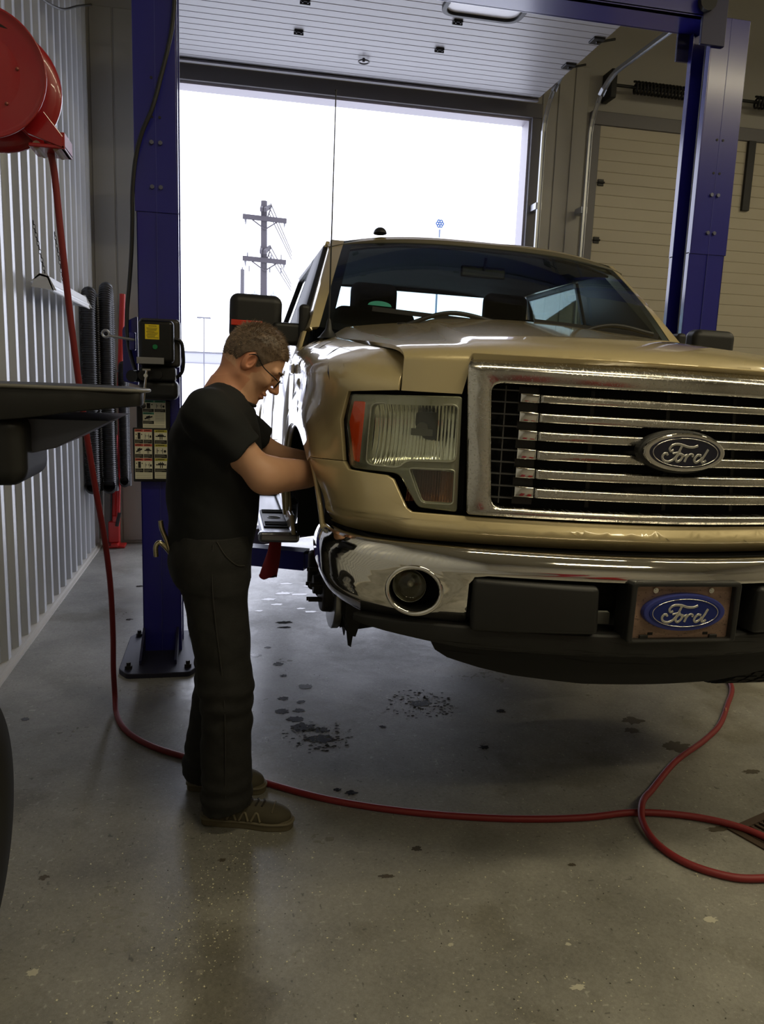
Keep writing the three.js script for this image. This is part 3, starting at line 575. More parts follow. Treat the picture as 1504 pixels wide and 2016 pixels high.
// cab side: belt, doors, glass, pillars
const cabIn = (y) => y < 1.3 ? Math.max(0, 1.1 - y) * 0.12 : (y < 1.72 ? 0.05 * ((y - 1.3) / 0.42) ** 2 : 0.05 + (y - 1.72) * 0.325);
const cabX = y => 1.0 - cabIn(y);
function sidePanel(pts, d = 0.012, bev = 0.003, holes = []) { return bend(extrude(sideS(pts), d, bev, holes.map(sideS)), planF, y => cabIn(y), 0.5, 0.06, 6); }
for (const s of [-1, 1]) {
  const f = g => s < 0 ? mirrorX(g) : g;
  const doors = [['front', -1.54, -2.60, [[-1.70, 1.75], [-2.56, 1.75], [-2.56, 2.17], [-2.19, 2.17]]], ['rear', -2.61, -3.62, [[-2.65, 1.75], [-3.50, 1.75], [-3.40, 2.16], [-2.65, 2.17]]]];
  for (const [w, z0, z1, win] of doors) {
    const d = part('door', f(sidePanel([[z0, 0.93], [z0, 1.735], [z1, 1.735], [z1, 0.93]])), paint, truck);
    part('door_window', f(sidePanel(win, 0.004, 0)), tinted, d);
    const cx = win.reduce((q, p) => q + p[0], 0) / 4;
    const outw = win.map(([z, y]) => [z + Math.sign(z - cx) * 0.03, y > 2 ? y + 0.035 : y - 0.03]);
    part('window_frame', f(sidePanel(outw, 0.018, 0.003, [win])), blackPlastic, d);
    const hz = z1 + 0.16; part('handle', [box(0.03, 0.035, 0.20, s * (cabX(1.55) + 0.03), 1.56, hz, 0.012)], chrome, d);
    part('side_moulding', f(sidePanel([[z0 - 0.02, 1.12], [z0 - 0.02, 1.17], [z1 + 0.02, 1.17], [z1 + 0.02, 1.12]], 0.026, 0.008)), paint, d);
  }
  part('rocker_panel', f(sidePanel([[-1.45, 0.84], [-1.45, 0.93], [-3.7, 0.93], [-3.7, 0.84]])), paint, truck);
  part('rear_quarter', f(sidePanel([[-3.63, 0.93], [-3.63, 1.735], [-3.60, 1.735], [-3.50, 2.2], [-3.72, 2.2], [-3.74, 0.93]])), paint, truck);
  part('side_rail', f(sidePanel([[-2.15, 2.195], [-2.15, 2.225], [-3.72, 2.225], [-3.72, 2.195]], 0.014, 0.002)), paint, truck);
  // fender badge
  part('model_badge', [box(0.008, 0.042, 0.10, s * 1.02, 1.565, -1.30, 0.003), ...[0, 1, 2, 3].map(i => box(0.014, 0.035, 0.016, s * 1.022, 1.565, -1.265 - i * 0.024, 0.003))], chrome, truck);
  // pickup bed
  part('bed_side', f(sidePanel([[-3.78, 0.93], [-3.78, 1.66], [-5.24, 1.66], [-5.24, 0.93], ...archPts(-4.62, -3.66 - 0.04, 1.32, -4.16, 0.47, 0.86, 14).filter(p => p[0] < -3.8)])), paint, truck);
  part('bed_rail', bx(s * 0.90, s * 0.985, 1.655, 1.69, -5.24, -3.78, 0.01), blackPlastic, truck);
}
part('tailgate', bx(-0.93, 0.93, 0.98, 1.66, -5.27, -5.22, 0.012), paint, truck);
part('bed_floor', [bx(-0.93, 0.93, 0.97, 1.02, -5.22, -3.78), bx(-0.93, 0.93, 1.0, 1.64, -3.80, -3.77)], blackPlastic, truck);
{
  const outP = [[-0.965, 0.95], [0.965, 0.95], [0.945, 1.72], [0.79, 2.24], [-0.79, 2.24], [-0.945, 1.72]], hole = roundPoly([[-0.74, 1.74], [0.74, 1.74], [0.66, 2.20], [-0.66, 2.20]], 0.05);
  part('cab_back', extrude(outP, 0.02, 0, [hole]).translate(0, 0, -3.75), upholstery, truck);
  part('rear_window', extrude(hole, 0.004).translate(0, 0, -3.74), tinted, truck);
  part('cab_floor', [bx(-0.93, 0.93, 0.93, 0.99, -3.74, -1.6), bx(-0.92, 0.92, 0.95, 1.66, -1.66, -1.62)], blackMatte, truck);
  part('headliner', slab((u, v) => { const p = roofPt(lerp(0.03, 0.97, u), lerp(0.04, 0.99, v)); return [p[0], p[1] - 0.045, p[2]]; }, 10, 10, 0.01), upholstery, truck);
  part('dashboard', [box(1.7, 0.22, 0.34, 0, 1.56, -1.84, 0.06, 4), box(0.42, 0.10, 0.2, 0.40, 1.68, -1.86, 0.045, 4)], blackPlastic, truck);
  part('dash_paper', [box(0.13, 0.10, 0.006, 0.30, 1.775, -1.90, 0.001)], M(srgb(190, 205, 178), 0.6), truck, 'pale green card on the dashboard');
  part('steering_wheel', [new THREE.TorusGeometry(0.185, 0.016, 12, 40).rotateX(-0.45).translate(0.40, 1.66, -2.12), rod([0.40, 1.66, -2.12], [0.40, 1.55, -1.90], 0.04), box(0.36, 0.05, 0.02, 0.4, 1.66, -2.12, 0.01)], blackPlastic, truck);
  for (const x of [-0.43, 0.40]) {
    part('seat', [box(0.52, 0.20, 0.52, x, 1.26, -2.42, 0.07, 4), box(0.50, 0.66, 0.17, x, 1.64, -2.74, 0.07, 4).translate(0, 0, 0)], upholstery, truck);
    part('headrest', [box(0.28, 0.19, 0.11, x, 2.02, -2.76, 0.05, 4), rod([x - 0.06, 1.9, -2.76], [x - 0.06, 1.98, -2.76], 0.008), rod([x + 0.06, 1.9, -2.76], [x + 0.06, 1.98, -2.76], 0.008)], upholstery, truck);
  }
  part('rear_bench', [box(1.5, 0.2, 0.5, 0, 1.26, -3.3, 0.06), box(1.5, 0.66, 0.16, 0, 1.62, -3.58, 0.06)], upholstery, truck);
  part('inside_mirror', [box(0.24, 0.06, 0.025, 0.0, 2.12, -2.02, 0.012), rod([0, 2.13, -2.01], [0, 2.19, -1.99], 0.008)], blackPlastic, truck);
}
// wipers, antenna, mirrors
for (const [x, d] of [[-0.55, 1], [0.20, 1]]) part('wiper', [tube([[x, 1.775, -1.40], [x + 0.2, 1.842, -1.37], [x + 0.42, 1.818, -1.37]], 0.011, 20, 6), bar([x - 0.12, 1.845, -1.47], [x + 0.46, 1.812, -1.39], 0.008, 0.02), rod([x, 1.74, -1.40], [x, 1.79, -1.40], 0.02)], blackPlastic, truck);
part('cowl', slab((u, v) => { const a = 2 * u - 1; return [0.86 * a, 1.70 + 0.03 * Math.abs(a), lerp(-1.36, -1.62, v) - 0.15 * a * a]; }, 20, 2, 0.02), blackPlastic, truck);
part('antenna', [lathe([[0.045, 0], [0.036, 0.006], [0.014, 0.035], [0.008, 0.07], [0.004, 0.078]], 20).translate(-0.888, 1.692, -1.22), rod([-0.888, 1.74, -1.22], [-0.895, 2.63, -1.26], 0.0035, 0.0022, 8), new THREE.SphereGeometry(0.005, 8, 6).translate(-0.895, 2.63, -1.26)], blackPlastic, truck);
for (const s of [-1, 1]) {
  const m = new THREE.Group(); m.name = 'door_mirror'; truck.add(m);
  part('shell', [box(0.235, 0.21, 0.12, s * 1.16, 1.787, -1.74, 0.04, 5)], blackPlastic, m);
  part('arm', [box(0.17, 0.10, 0.085, s * 1.0, 1.725, -1.70, 0.02, 3), box(0.05, 0.2, 0.12, s * 0.945, 1.76, -1.70, 0.02, 3)], blackPlastic, m);
  part('turn_signal', box(0.14, 0.026, 0.012, s * 1.20, 1.760, -1.684, 0.004), M(srgb(205, 50, 26), 0.25, 0, { clearcoat: 1 }), m);
  part('glass', box(0.19, 0.17, 0.004, s * 1.16, 1.787, -1.803, 0.001), chrome, m);
}
// running boards with step pads
for (const s of [-1, 1]) {
  const r = part('running_board', [box(0.155, 0.035, 2.1, s * 1.035, 0.805, -2.65, 0.014, 3)], M(srgb(140, 142, 148), 0.3, 0.8), truck);
  part('end_cap', box(0.19, 0.05, 0.06, s * 1.03, 0.80, -1.60, 0.018, 3), M(srgb(150, 152, 158), 0.25, 0.85), r);
  for (const z of [-1.92, -2.95]) {
    const p = part('step_pad', box(0.12, 0.010, 0.46, s * 1.035, 0.826, z, 0.004), blackPlastic, r);
    const ribs = []; for (const q of [-0.2, -0.17, -0.14, 0.14, 0.17, 0.2]) ribs.push(box(0.105, 0.008, 0.014, s * 1.035, 0.834, z + q, 0.003));
    part('tread_rib', ribs, rubber, p);
    part('step_emblem', tube(ellipsePts(s * 1.035, z, 0.03, 0.02, 20).map(q => [q[0], 0.833, q[1]]), 0.003, 30, 5, true), zinc, p);
  }
  for (const z of [-1.8, -2.6, -3.4]) part('bracket', bar([s * 1.0, 0.79, z], [s * 0.6, 0.86, z], 0.05, 0.03), blackMatte, r);
}
// underside
part('frame_rail', [bx(-0.47, -0.39, 0.72, 0.87, -5.2, -0.3, 0.01)], blackMatte, truck); part('frame_rail', [bx(0.39, 0.47, 0.72, 0.87, -5.2, -0.3, 0.01)], blackMatte, truck);
part('crossmember', [bx(-0.45, 0.45, 0.72, 0.80, -1.15, -0.85, 0.02), bx(-0.45, 0.45, 0.68, 0.78, -2.3, -2.15), bx(-0.45, 0.45, 0.7, 0.8, -3.5, -3.35)], blackMatte, truck);
part('oil_pan', box(0.5, 0.3, 0.6, 0, 0.84, -1.0, 0.08), blackMatte, truck);
part('rear_axle', [rod([-0.8, 0.72, -4.16], [0.8, 0.72, -4.16], 0.045), new THREE.SphereGeometry(0.16, 20, 14).translate(0.05, 0.72, -4.16)], blackMatte, truck);
function wheelGeo() {
  const tyre = lathe([[0.235, -0.105], [0.30, -0.132], [0.36, -0.136], [0.392, -0.118], [0.402, -0.08], [0.404, 0], [0.402, 0.08], [0.392, 0.118], [0.36, 0.136], [0.30, 0.132], [0.235, 0.105], [0.232, 0], [0.235, -0.105]], 64, 'x');
  const blocks = []; for (let i = 0; i < 54; i++) for (const [x, w] of [[-0.085, 0.045], [-0.03, 0.035], [0.03, 0.035], [0.085, 0.045]]) blocks.push(box(w, 0.012, 0.032).translate(x, 0.403, 0).rotateX((i + (x > 0 ? 0.5 : 0)) / 54 * Math.PI * 2));
  const rim = lathe([[0.22, -0.10], [0.238, -0.108], [0.24, -0.09], [0.21, -0.07], [0.20, 0.04], [0.235, 0.10]], 48, 'x');
  const spokes = []; for (let i = 0; i < 6; i++) { const g = extrude([[-0.05, 0.05], [0.05, 0.05], [0.034, 0.215], [-0.034, 0.215]], 0.03, 0.008); g.rotateY(Math.PI / 2).translate(0.05, 0, 0).rotateX(i / 6 * Math.PI * 2); spokes.push(g); }
  const hub = lathe([[0.001, 0.10], [0.045, 0.098], [0.055, 0.08], [0.075, 0.075], [0.078, 0.03]], 32, 'x');
  return { tyre, blocks: merged(blocks), rim, spokes: merged(spokes), hub };
}
const WG = wheelGeo(), alloy = M(srgb(170, 172, 175), 0.2, 0.95);
function wheelInto(parent) {
  const t = part('tyre', WG.tyre, rubber, parent); const b = part('tread', WG.blocks, rubber, parent); b.userData.kind = 'stuff'; part('rim', WG.rim, alloy, parent); part('spokes', WG.spokes, alloy, parent); part('hub_cap', WG.hub, alloy, parent);
}
for (const [x, z, s] of [[0.86, -0.95, 1], [0.86, -4.16, 1], [-0.86, -4.16, -1]]) { const w = new THREE.Group(); w.name = 'wheel'; w.position.set(x, 0.745, z); if (s < 0) w.rotation.y = Math.PI; truck.add(w); wheelInto(w); }
// bare left front hub: rotor, studs, caliper, arms
{
  const h = new THREE.Group(); h.name = 'front_hub'; h.position.set(-0.885, 0.748, -0.95); truck.add(h);
  const steel = M(srgb(150, 150, 150), 0.28, 0.95);
  part('rotor', lathe([[0.085, 0.012], [0.165, 0.012], [0.168, 0.008], [0.168, -0.014], [0.165, -0.018], [0.085, -0.018]], 56, 'x').rotateY(0).translate(0.03, 0, 0), steel, h);
  part('rotor_hat', lathe([[0.03, 0.055], [0.098, 0.055], [0.104, 0.048], [0.108, 0.0]], 40, 'x').rotateY(Math.PI).translate(0.03, 0, 0), darkSteel, h);
  part('hub_centre', rod([-0.02, 0, 0], [-0.055, 0, 0], 0.04, 0.035, 24), darkSteel, h);
  for (let i = 0; i < 6; i++) { const a = i / 6 * Math.PI * 2 + 0.3, c = Math.cos(a) * 0.066, d = Math.sin(a) * 0.066; part('wheel_stud', rod([-0.02, c, d], [-0.075, c, d], 0.008, 0.0075, 10), darkSteel, h); }
  part('caliper', [box(0.10, 0.22, 0.11, 0.02, 0.02, -0.16, 0.025, 3), box(0.06, 0.16, 0.06, -0.03, 0.02, -0.15, 0.02, 3)], darkSteel, h);
  const sh = grid((u, v) => { const a = lerp(-0.2, Math.PI * 1.25, u) + Math.PI * 0.8, r = lerp(0.06, 0.185 + 0.012 * Math.sin(u * 40) * (u > 0.5 ? 1 : 0.2), v); return [0.065, Math.sin(a) * r, Math.cos(a) * r]; }, 60, 4);
  part('splash_shield', sh, blackMatte, h);
  part('knuckle', [rod([0.07, 0.18, -0.02], [0.09, -0.16, 0.0], 0.045, 0.05, 12), rod([0.09, -0.15, 0], [0.5, -0.06, 0.1], 0.035), rod([0.09, -0.15, 0], [0.5, -0.06, -0.22], 0.035), rod([0.08, 0.2, -0.02], [0.42, 0.22, 0.05], 0.025), rod([0.12, -0.08, 0.10], [0.45, 0.0, 0.12], 0.016)], blackMatte, h);
  part('strut', [rod([0.2, -0.12, -0.03], [0.32, 0.5, -0.05], 0.035), rod([0.24, 0.1, -0.035], [0.32, 0.5, -0.05], 0.065)], blackMatte, h);
  const flapG = []; for (const [z, l, w] of [[0.16, 0.16, 0.05], [0.21, 0.2, 0.035], [0.27, 0.14, 0.06]]) flapG.push(extrude([[-w / 2, 0], [w / 2, 0], [w * 0.6, -l * 0.5], [w * 0.2, -l], [-w * 0.1, -l * 0.96], [-w * 0.55, -l * 0.5]], 0.006).rotateY(0.4).translate(0.06, 0.02, z));
  part('torn_liner_flap', flapG, blackMatte, h);
}
// ---------- the mechanic ----------
// signed distance helpers and a surface-nets mesher
const sdCap = (p, a, b, ra, rb) => { const bx_ = b[0] - a[0], by = b[1] - a[1], bz = b[2] - a[2], px = p[0] - a[0], py = p[1] - a[1], pz = p[2] - a[2]; const h = clamp((px * bx_ + py * by + pz * bz) / (bx_ * bx_ + by * by + bz * bz), 0, 1); return Math.hypot(px - bx_ * h, py - by * h, pz - bz * h) - lerp(ra, rb, h); };
const sdEll = (p, c, r) => { const x = (p[0] - c[0]) / r[0], y = (p[1] - c[1]) / r[1], z = (p[2] - c[2]) / r[2], k0 = Math.hypot(x, y, z), k1 = Math.hypot(x / r[0], y / r[1], z / r[2]); return k1 < 1e-6 ? -Math.min(...r) : k0 * (k0 - 1) / k1; };
const smin = (a, b, k) => { const h = Math.max(k - Math.abs(a - b), 0) / k; return Math.min(a, b) - h * h * k * 0.25; };
const smax = (a, b, k) => -smin(-a, -b, k);
function nets(fn, lo, hi, cell) {
  const n = [0, 1, 2].map(i => Math.ceil((hi[i] - lo[i]) / cell) + 1), f = new Float32Array(n[0] * n[1] * n[2]);
  const id = (i, j, k) => i + n[0] * (j + n[1] * k);
  for (let k = 0; k < n[2]; k++) for (let j = 0; j < n[1]; j++) for (let i = 0; i < n[0]; i++) f[id(i, j, k)] = fn([lo[0] + i * cell, lo[1] + j * cell, lo[2] + k * cell]);
  const vid = new Int32Array(f.length).fill(-1), pos = [], idx = [];
  const E = [[0, 1], [0, 2], [0, 4], [1, 3], [1, 5], [2, 3], [2, 6], [3, 7], [4, 5], [4, 6], [5, 7], [6, 7]];
  for (let k = 0; k + 1 < n[2]; k++) for (let j = 0; j + 1 < n[1]; j++) for (let i = 0; i + 1 < n[0]; i++) {
    const v = []; let m = 0; for (let c = 0; c < 8; c++) { const q = f[id(i + (c & 1), j + (c >> 1 & 1), k + (c >> 2))]; v.push(q); if (q < 0) m |= 1 << c; }
    if (m === 0 || m === 255) continue;
    let x = 0, y = 0, z = 0, cnt = 0;
    for (const [a, b] of E) if ((v[a] < 0) !== (v[b] < 0)) { const t = v[a] / (v[a] - v[b]); x += lerp(a & 1, b & 1, t); y += lerp(a >> 1 & 1, b >> 1 & 1, t); z += lerp(a >> 2, b >> 2, t); cnt++; }
    vid[id(i, j, k)] = pos.length / 3; pos.push(lo[0] + (i + x / cnt) * cell, lo[1] + (j + y / cnt) * cell, lo[2] + (k + z / cnt) * cell);
  }
  const quad = (a, b, c, d, flip) => { if (a < 0 || b < 0 || c < 0 || d < 0) return; if (flip) idx.push(a, c, b, a, d, c); else idx.push(a, b, c, a, c, d); };
  for (let k = 1; k + 1 < n[2]; k++) for (let j = 1; j + 1 < n[1]; j++) for (let i = 1; i + 1 < n[0]; i++) {
    const o = f[id(i, j, k)] < 0;
    if (o !== f[id(i + 1, j, k)] < 0) quad(vid[id(i, j - 1, k - 1)], vid[id(i, j, k - 1)], vid[id(i, j, k)], vid[id(i, j - 1, k)], !o);
    if (o !== f[id(i, j + 1, k)] < 0) quad(vid[id(i - 1, j, k - 1)], vid[id(i, j, k - 1)], vid[id(i, j, k)], vid[id(i - 1, j, k)], o);
    if (o !== f[id(i, j, k + 1)] < 0) quad(vid[id(i - 1, j - 1, k)], vid[id(i, j - 1, k)], vid[id(i, j, k)], vid[id(i - 1, j, k)], !o);
  }
  const g = new THREE.BufferGeometry(), e = cell * 0.5, nor = [];
  for (let q = 0; q < pos.length; q += 3) { const p = [pos[q], pos[q + 1], pos[q + 2]]; const gx = fn([p[0] + e, p[1], p[2]]) - fn([p[0] - e, p[1], p[2]]), gy = fn([p[0], p[1] + e, p[2]]) - fn([p[0], p[1] - e, p[2]]), gz = fn([p[0], p[1], p[2] + e]) - fn([p[0], p[1], p[2] - e]), l = Math.hypot(gx, gy, gz) || 1; nor.push(gx / l, gy / l, gz / l); }
  g.setAttribute('position', new THREE.Float32BufferAttribute(pos, 3)); g.setAttribute('normal', new THREE.Float32BufferAttribute(nor, 3)); g.setIndex(idx); return g;
}
const n3 = (x, y, z, s) => { const a = vnoise(x + z * 0.7 + 40, y + 40, 512, s), b = vnoise(z + 40 - x * 0.3, y * 0.9 + x * 0.4 + 80, 512, s + 1); return a + b - 1; };
const MB = [0.0, 0, -2.62];                       // where he stands
const man = thing('person', 'man in black t-shirt, dark jeans and glasses leaning over to reach into the wheel well', 'person', MB);
const putMan = g => g.translate(-MB[0], -MB[1], -MB[2]);
// joints, metres in the room
const J = {
  pelvis: [-0.05, 0.98, -2.62], hipN: [-0.045, 0.93, -2.53], hipF: [-0.05, 0.93, -2.71],
  kneeN: [0.003, 0.52, -2.50], kneeF: [-0.015, 0.53, -2.73], ankN: [0.005, 0.09, -2.515], ankF: [-0.075, 0.09, -2.755],
  shN: [-0.055, 1.432, -2.435], shF: [-0.02, 1.432, -2.80], elN: [0.118, 1.238, -2.44], elF: [0.17, 1.262, -2.845],
  wrN: [0.355, 1.222, -2.665], wrF: [0.40, 1.232, -2.87], neck: [0.005, 1.47, -2.61]
};
const HC = [0.090, 1.596, -2.600], pitch = 0.68, yaw = -0.10;   // head centre, bent down, turned a little to us
const hX = V3(Math.cos(pitch), -Math.sin(pitch), 0).applyAxisAngle(V3(0, 1, 0), yaw), hY = V3(Math.sin(pitch), Math.cos(pitch), 0).applyAxisAngle(V3(0, 1, 0), yaw), hZ = hX.clone().cross(hY);
const HS = 0.955;
const toHead = p => { const v = V3(p[0] - HC[0], p[1] - HC[1], p[2] - HC[2]); return [v.dot(hX) / HS, v.dot(hY) / HS, v.dot(hZ) / HS]; };
const fromHead = p => { const v = hX.clone().multiplyScalar(p[0] * HS).addScaledVector(hY, p[1] * HS).addScaledVector(hZ, p[2] * HS); return [v.x + HC[0], v.y + HC[1], v.z + HC[2]]; };
const skull = q => smin(sdEll(q, [-0.010, 0.036, 0], [0.099, 0.087, 0.076]), sdEll(q, [-0.03, 0.005, 0], [0.08, 0.08, 0.068]), 0.03);
function headSD(p) {
  const q = toHead(p), a = [q[0], q[1], Math.abs(q[2])];
  let d = skull(q);
  d = smin(d, sdEll(q, [0.034, -0.028, 0], [0.062, 0.086, 0.059]), 0.03);
  d = smin(d, sdCap(a, [-0.005, -0.055, 0.054], [0.062, -0.098, 0.020], 0.018, 0.020), 0.028);
  d = smin(d, sdEll(q, [0.078, -0.106, 0], [0.020, 0.019, 0.024]), 0.02);
  d = smin(d, sdCap(a, [0.086, 0.024, 0.012], [0.078, 0.022, 0.044], 0.011, 0.010), 0.014);
  d = smin(d, sdEll(a, [0.062, -0.024, 0.042], [0.024, 0.020, 0.017]), 0.02);
  d = smax(d, -sdEll(a, [0.104, 0.003, 0.030], [0.018, 0.012, 0.017]), 0.012);
  d = smin(d, sdEll(a, [0.079, 0.002, 0.031], [0.013, 0.012, 0.014]), 0.004);
  d = smin(d, sdCap(q, [0.092, 0.014, 0], [0.121, -0.030, 0], 0.008, 0.0115), 0.012);
  d = smin(d, sdEll(a, [0.107, -0.036, 0.010], [0.012, 0.009, 0.009]), 0.006);
  d = smin(d, sdEll(q, [0.094, -0.062, 0], [0.012, 0.0075, 0.025]), 0.008);
  d = smin(d, sdEll(q, [0.092, -0.076, 0], [0.012, 0.008, 0.021]), 0.008);
  d = smax(d, -sdEll(q, [0.108, -0.0685, 0], [0.010, 0.0022, 0.022]), 0.004);
  // ears
  let e = sdEll(a, [-0.010, -0.006, 0.077], [0.021, 0.034, 0.011]);
  e = smax(e, -sdEll(a, [-0.003, -0.001, 0.088], [0.0125, 0.022, 0.013]), 0.004); e = smin(e, sdCap(a, [-0.002, -0.012, 0.076], [0.004, 0.004, 0.076], 0.005, 0.004), 0.004);
  d = smin(d, e, 0.006);
  return d * HS;
}
const neckSD = p => smin(sdCap(p, fromHead([-0.030, -0.045, 0]), J.neck, 0.056, 0.064), sdCap(p, [0.0, 1.475, -2.61], [-0.02, 1.43, -2.62], 0.072, 0.10), 0.05);
const TOR = { cx: [[0.9, -0.05], [1.0, -0.045], [1.1, -0.042], [1.2, -0.036], [1.3, -0.035], [1.38, -0.032], [1.45, -0.022], [1.5, -0.004]], rx: [[0.9, 0.128], [1.0, 0.132], [1.1, 0.140], [1.2, 0.146], [1.3, 0.146], [1.38, 0.136], [1.44, 0.112], [1.49, 0.075], [1.53, 0.04]], rz: [[0.9, 0.165], [1.0, 0.170], [1.1, 0.170], [1.2, 0.178], [1.3, 0.19], [1.38, 0.196], [1.44, 0.175], [1.49, 0.11], [1.53, 0.05]] };
const torsoSD = (p, grow = 0) => { const y = clamp(p[1], 0.88, 1.53), rx = interp(TOR.rx, y) + grow, rz = interp(TOR.rz, y) + grow, dx = (p[0] - interp(TOR.cx, y)) / rx, dz = (p[2] + 2.62) / rz; const d = (Math.sqrt(dx * dx + dz * dz) - 1) * Math.min(rx, rz); return Math.max(d, p[1] - 1.53, 0.88 - p[1]); };
function armSD(p, g = 0) {
  let d = smin(smin(sdCap(p, J.shN, J.elN, 0.060 + g, 0.046 + g), sdCap(p, J.elN, J.wrN, 0.047 + g, 0.030 + g), 0.04), sdCap(p, [0.15, 1.240, -2.475], [0.26, 1.232, -2.575], 0.050 + g, 0.036 + g), 0.05);
  let e = smin(sdCap(p, J.shF, J.elF, 0.058 + g, 0.044 + g), sdCap(p, J.elF, J.wrF, 0.046 + g, 0.029 + g), 0.03);
  return Math.min(d, e);
}
function legSD(p, g) {
  const near = smin(sdCap(p, J.hipN, J.kneeN, 0.098 + g, 0.064 + g), sdCap(p, J.kneeN, J.ankN, 0.062 + g, 0.045 + g), 0.04);
  const far = smin(sdCap(p, J.hipF, J.kneeF, 0.098 + g, 0.064 + g), sdCap(p, J.kneeF, J.ankF, 0.062 + g, 0.045 + g), 0.04);
  return Math.min(near, far);
}
// hands: palm and five jointed fingers, curled round the strut bolts
function handSD(p, wr, dir, side) {
  const f = V3(...dir).normalize(), dn = V3(0, -1, 0), w = f.clone().cross(dn).normalize().multiplyScalar(side), u = w.clone().cross(f).multiplyScalar(side);
  const at = (a, b, c) => [wr[0] + f.x * a + w.x * b + u.x * c, wr[1] + f.y * a + w.y * b + u.y * c, wr[2] + f.z * a + w.z * b + u.z * c];
  let d = sdCap(p, at(-0.01, 0, 0), at(0.02, 0, 0), 0.027, 0.026);
  d = smin(d, sdCap(p, at(0.035, -0.022, 0), at(0.085, -0.028, 0), 0.018, 0.014), 0.02); d = smin(d, sdCap(p, at(0.035, 0.018, 0), at(0.085, 0.026, 0), 0.018, 0.014), 0.02); d = smin(d, sdCap(p, at(0.03, 0, 0), at(0.088, 0, 0.002), 0.019, 0.014), 0.02);
  const L = [[-0.032, 0.034, 0.022, 0.018, 0.0088], [-0.011, 0.040, 0.027, 0.020, 0.0095], [0.011, 0.037, 0.025, 0.020, 0.0095], [0.031, 0.029, 0.019, 0.016, 0.0085]];
  for (const [b, l1, l2, l3, r] of L) {
    let a0 = at(0.088, b, 0.0), ang = 0.45; const seg = [];
    let x = 0.088, z = 0; for (const l of [l1, l2, l3]) { const nx = x + l * Math.cos(ang), nz = z - l * Math.sin(ang); seg.push([at(x, b, z), at(nx, b, nz)]); x = nx; z = nz; ang += 0.55; }
    let fd = 1e9; seg.forEach(([s, e], i) => { fd = Math.min(fd, sdCap(p, s, e, r - i * 0.0006, r - 0.0006 - i * 0.0006)); }); d = smin(d, fd, 0.005);
  }
  let td = Math.min(sdCap(p, at(0.025, 0.026, -0.004), at(0.055, 0.052, -0.016), 0.014, 0.0115), sdCap(p, at(0.055, 0.052, -0.016), at(0.088, 0.050, -0.030), 0.011, 0.009));
  return smin(d, td, 0.010);
}
const dirN = [0.80, -0.10, -0.59], dirF = [0.97, -0.12, -0.2];
const hands = p => Math.min(handSD(p, J.wrN, dirN, 1), handSD(p, J.wrF, dirF, -1));
const bodySD = p => { let d = smin(torsoSD(p, -0.012), legSD(p, -0.012), 0.05); d = smin(d, armSD(p), 0.04); d = smin(d, smin(headSD(p), neckSD(p), 0.025), 0.03); d = smin(d, hands(p), 0.012); return d; };
function skinTint(g, fn) { const p = g.attributes.position, c = new Float32Array(p.count * 3); for (let i = 0; i < p.count; i++) { const k = fn([p.getX(i), p.getY(i), p.getZ(i)]); c.set(k, i * 3); } g.setAttribute('color', new THREE.BufferAttribute(c, 3)); return g; }
const skinCol = p => { const q = toHead(p); const red = Math.max(0, sstep(0.03, 0.0, Math.hypot(q[0] + 0.01, q[1] + 0.006) - 0.03) * (Math.abs(q[2]) > 0.066 ? 1 : 0), p[1] > 1.44 && q[1] < -0.05 && q[0] < 0.03 ? 0.7 : 0, Math.hypot(q[0] - 0.118, q[1] + 0.03) < 0.02 ? 0.6 : 0, Math.hypot(q[0] - 0.1, q[1] + 0.069) < 0.016 ? 0.7 : 0) + 0.12 * n3(p[0] * 60, p[1] * 60, p[2] * 60, 7); return [0.66 - red * 0.08, 0.365 - red * 0.125, 0.225 - red * 0.09]; };
{
  const skin = M(new THREE.Color(1, 1, 1), 0.5, 0, { vertexColors: true, sheen: 0.2 });
  const parts = [
    nets(p => smin(smin(headSD(p), neckSD(p), 0.025), torsoSD(p, -0.012), 0.03), [-0.12, 1.46, -2.73], [0.24, 1.76, -2.47], 0.0032),
    nets(bodySD, [-0.24, 0.03, -2.90], [0.40, 1.475, -2.36], 0.010),
    nets(p => smin(armSD(p), hands(p), 0.012), [0.33, 1.10, -2.96], [0.60, 1.30, -2.60], 0.0035)];
  part('body', putMan(merged(parts.map(g => skinTint(g, skinCol)))), skin, man);
}
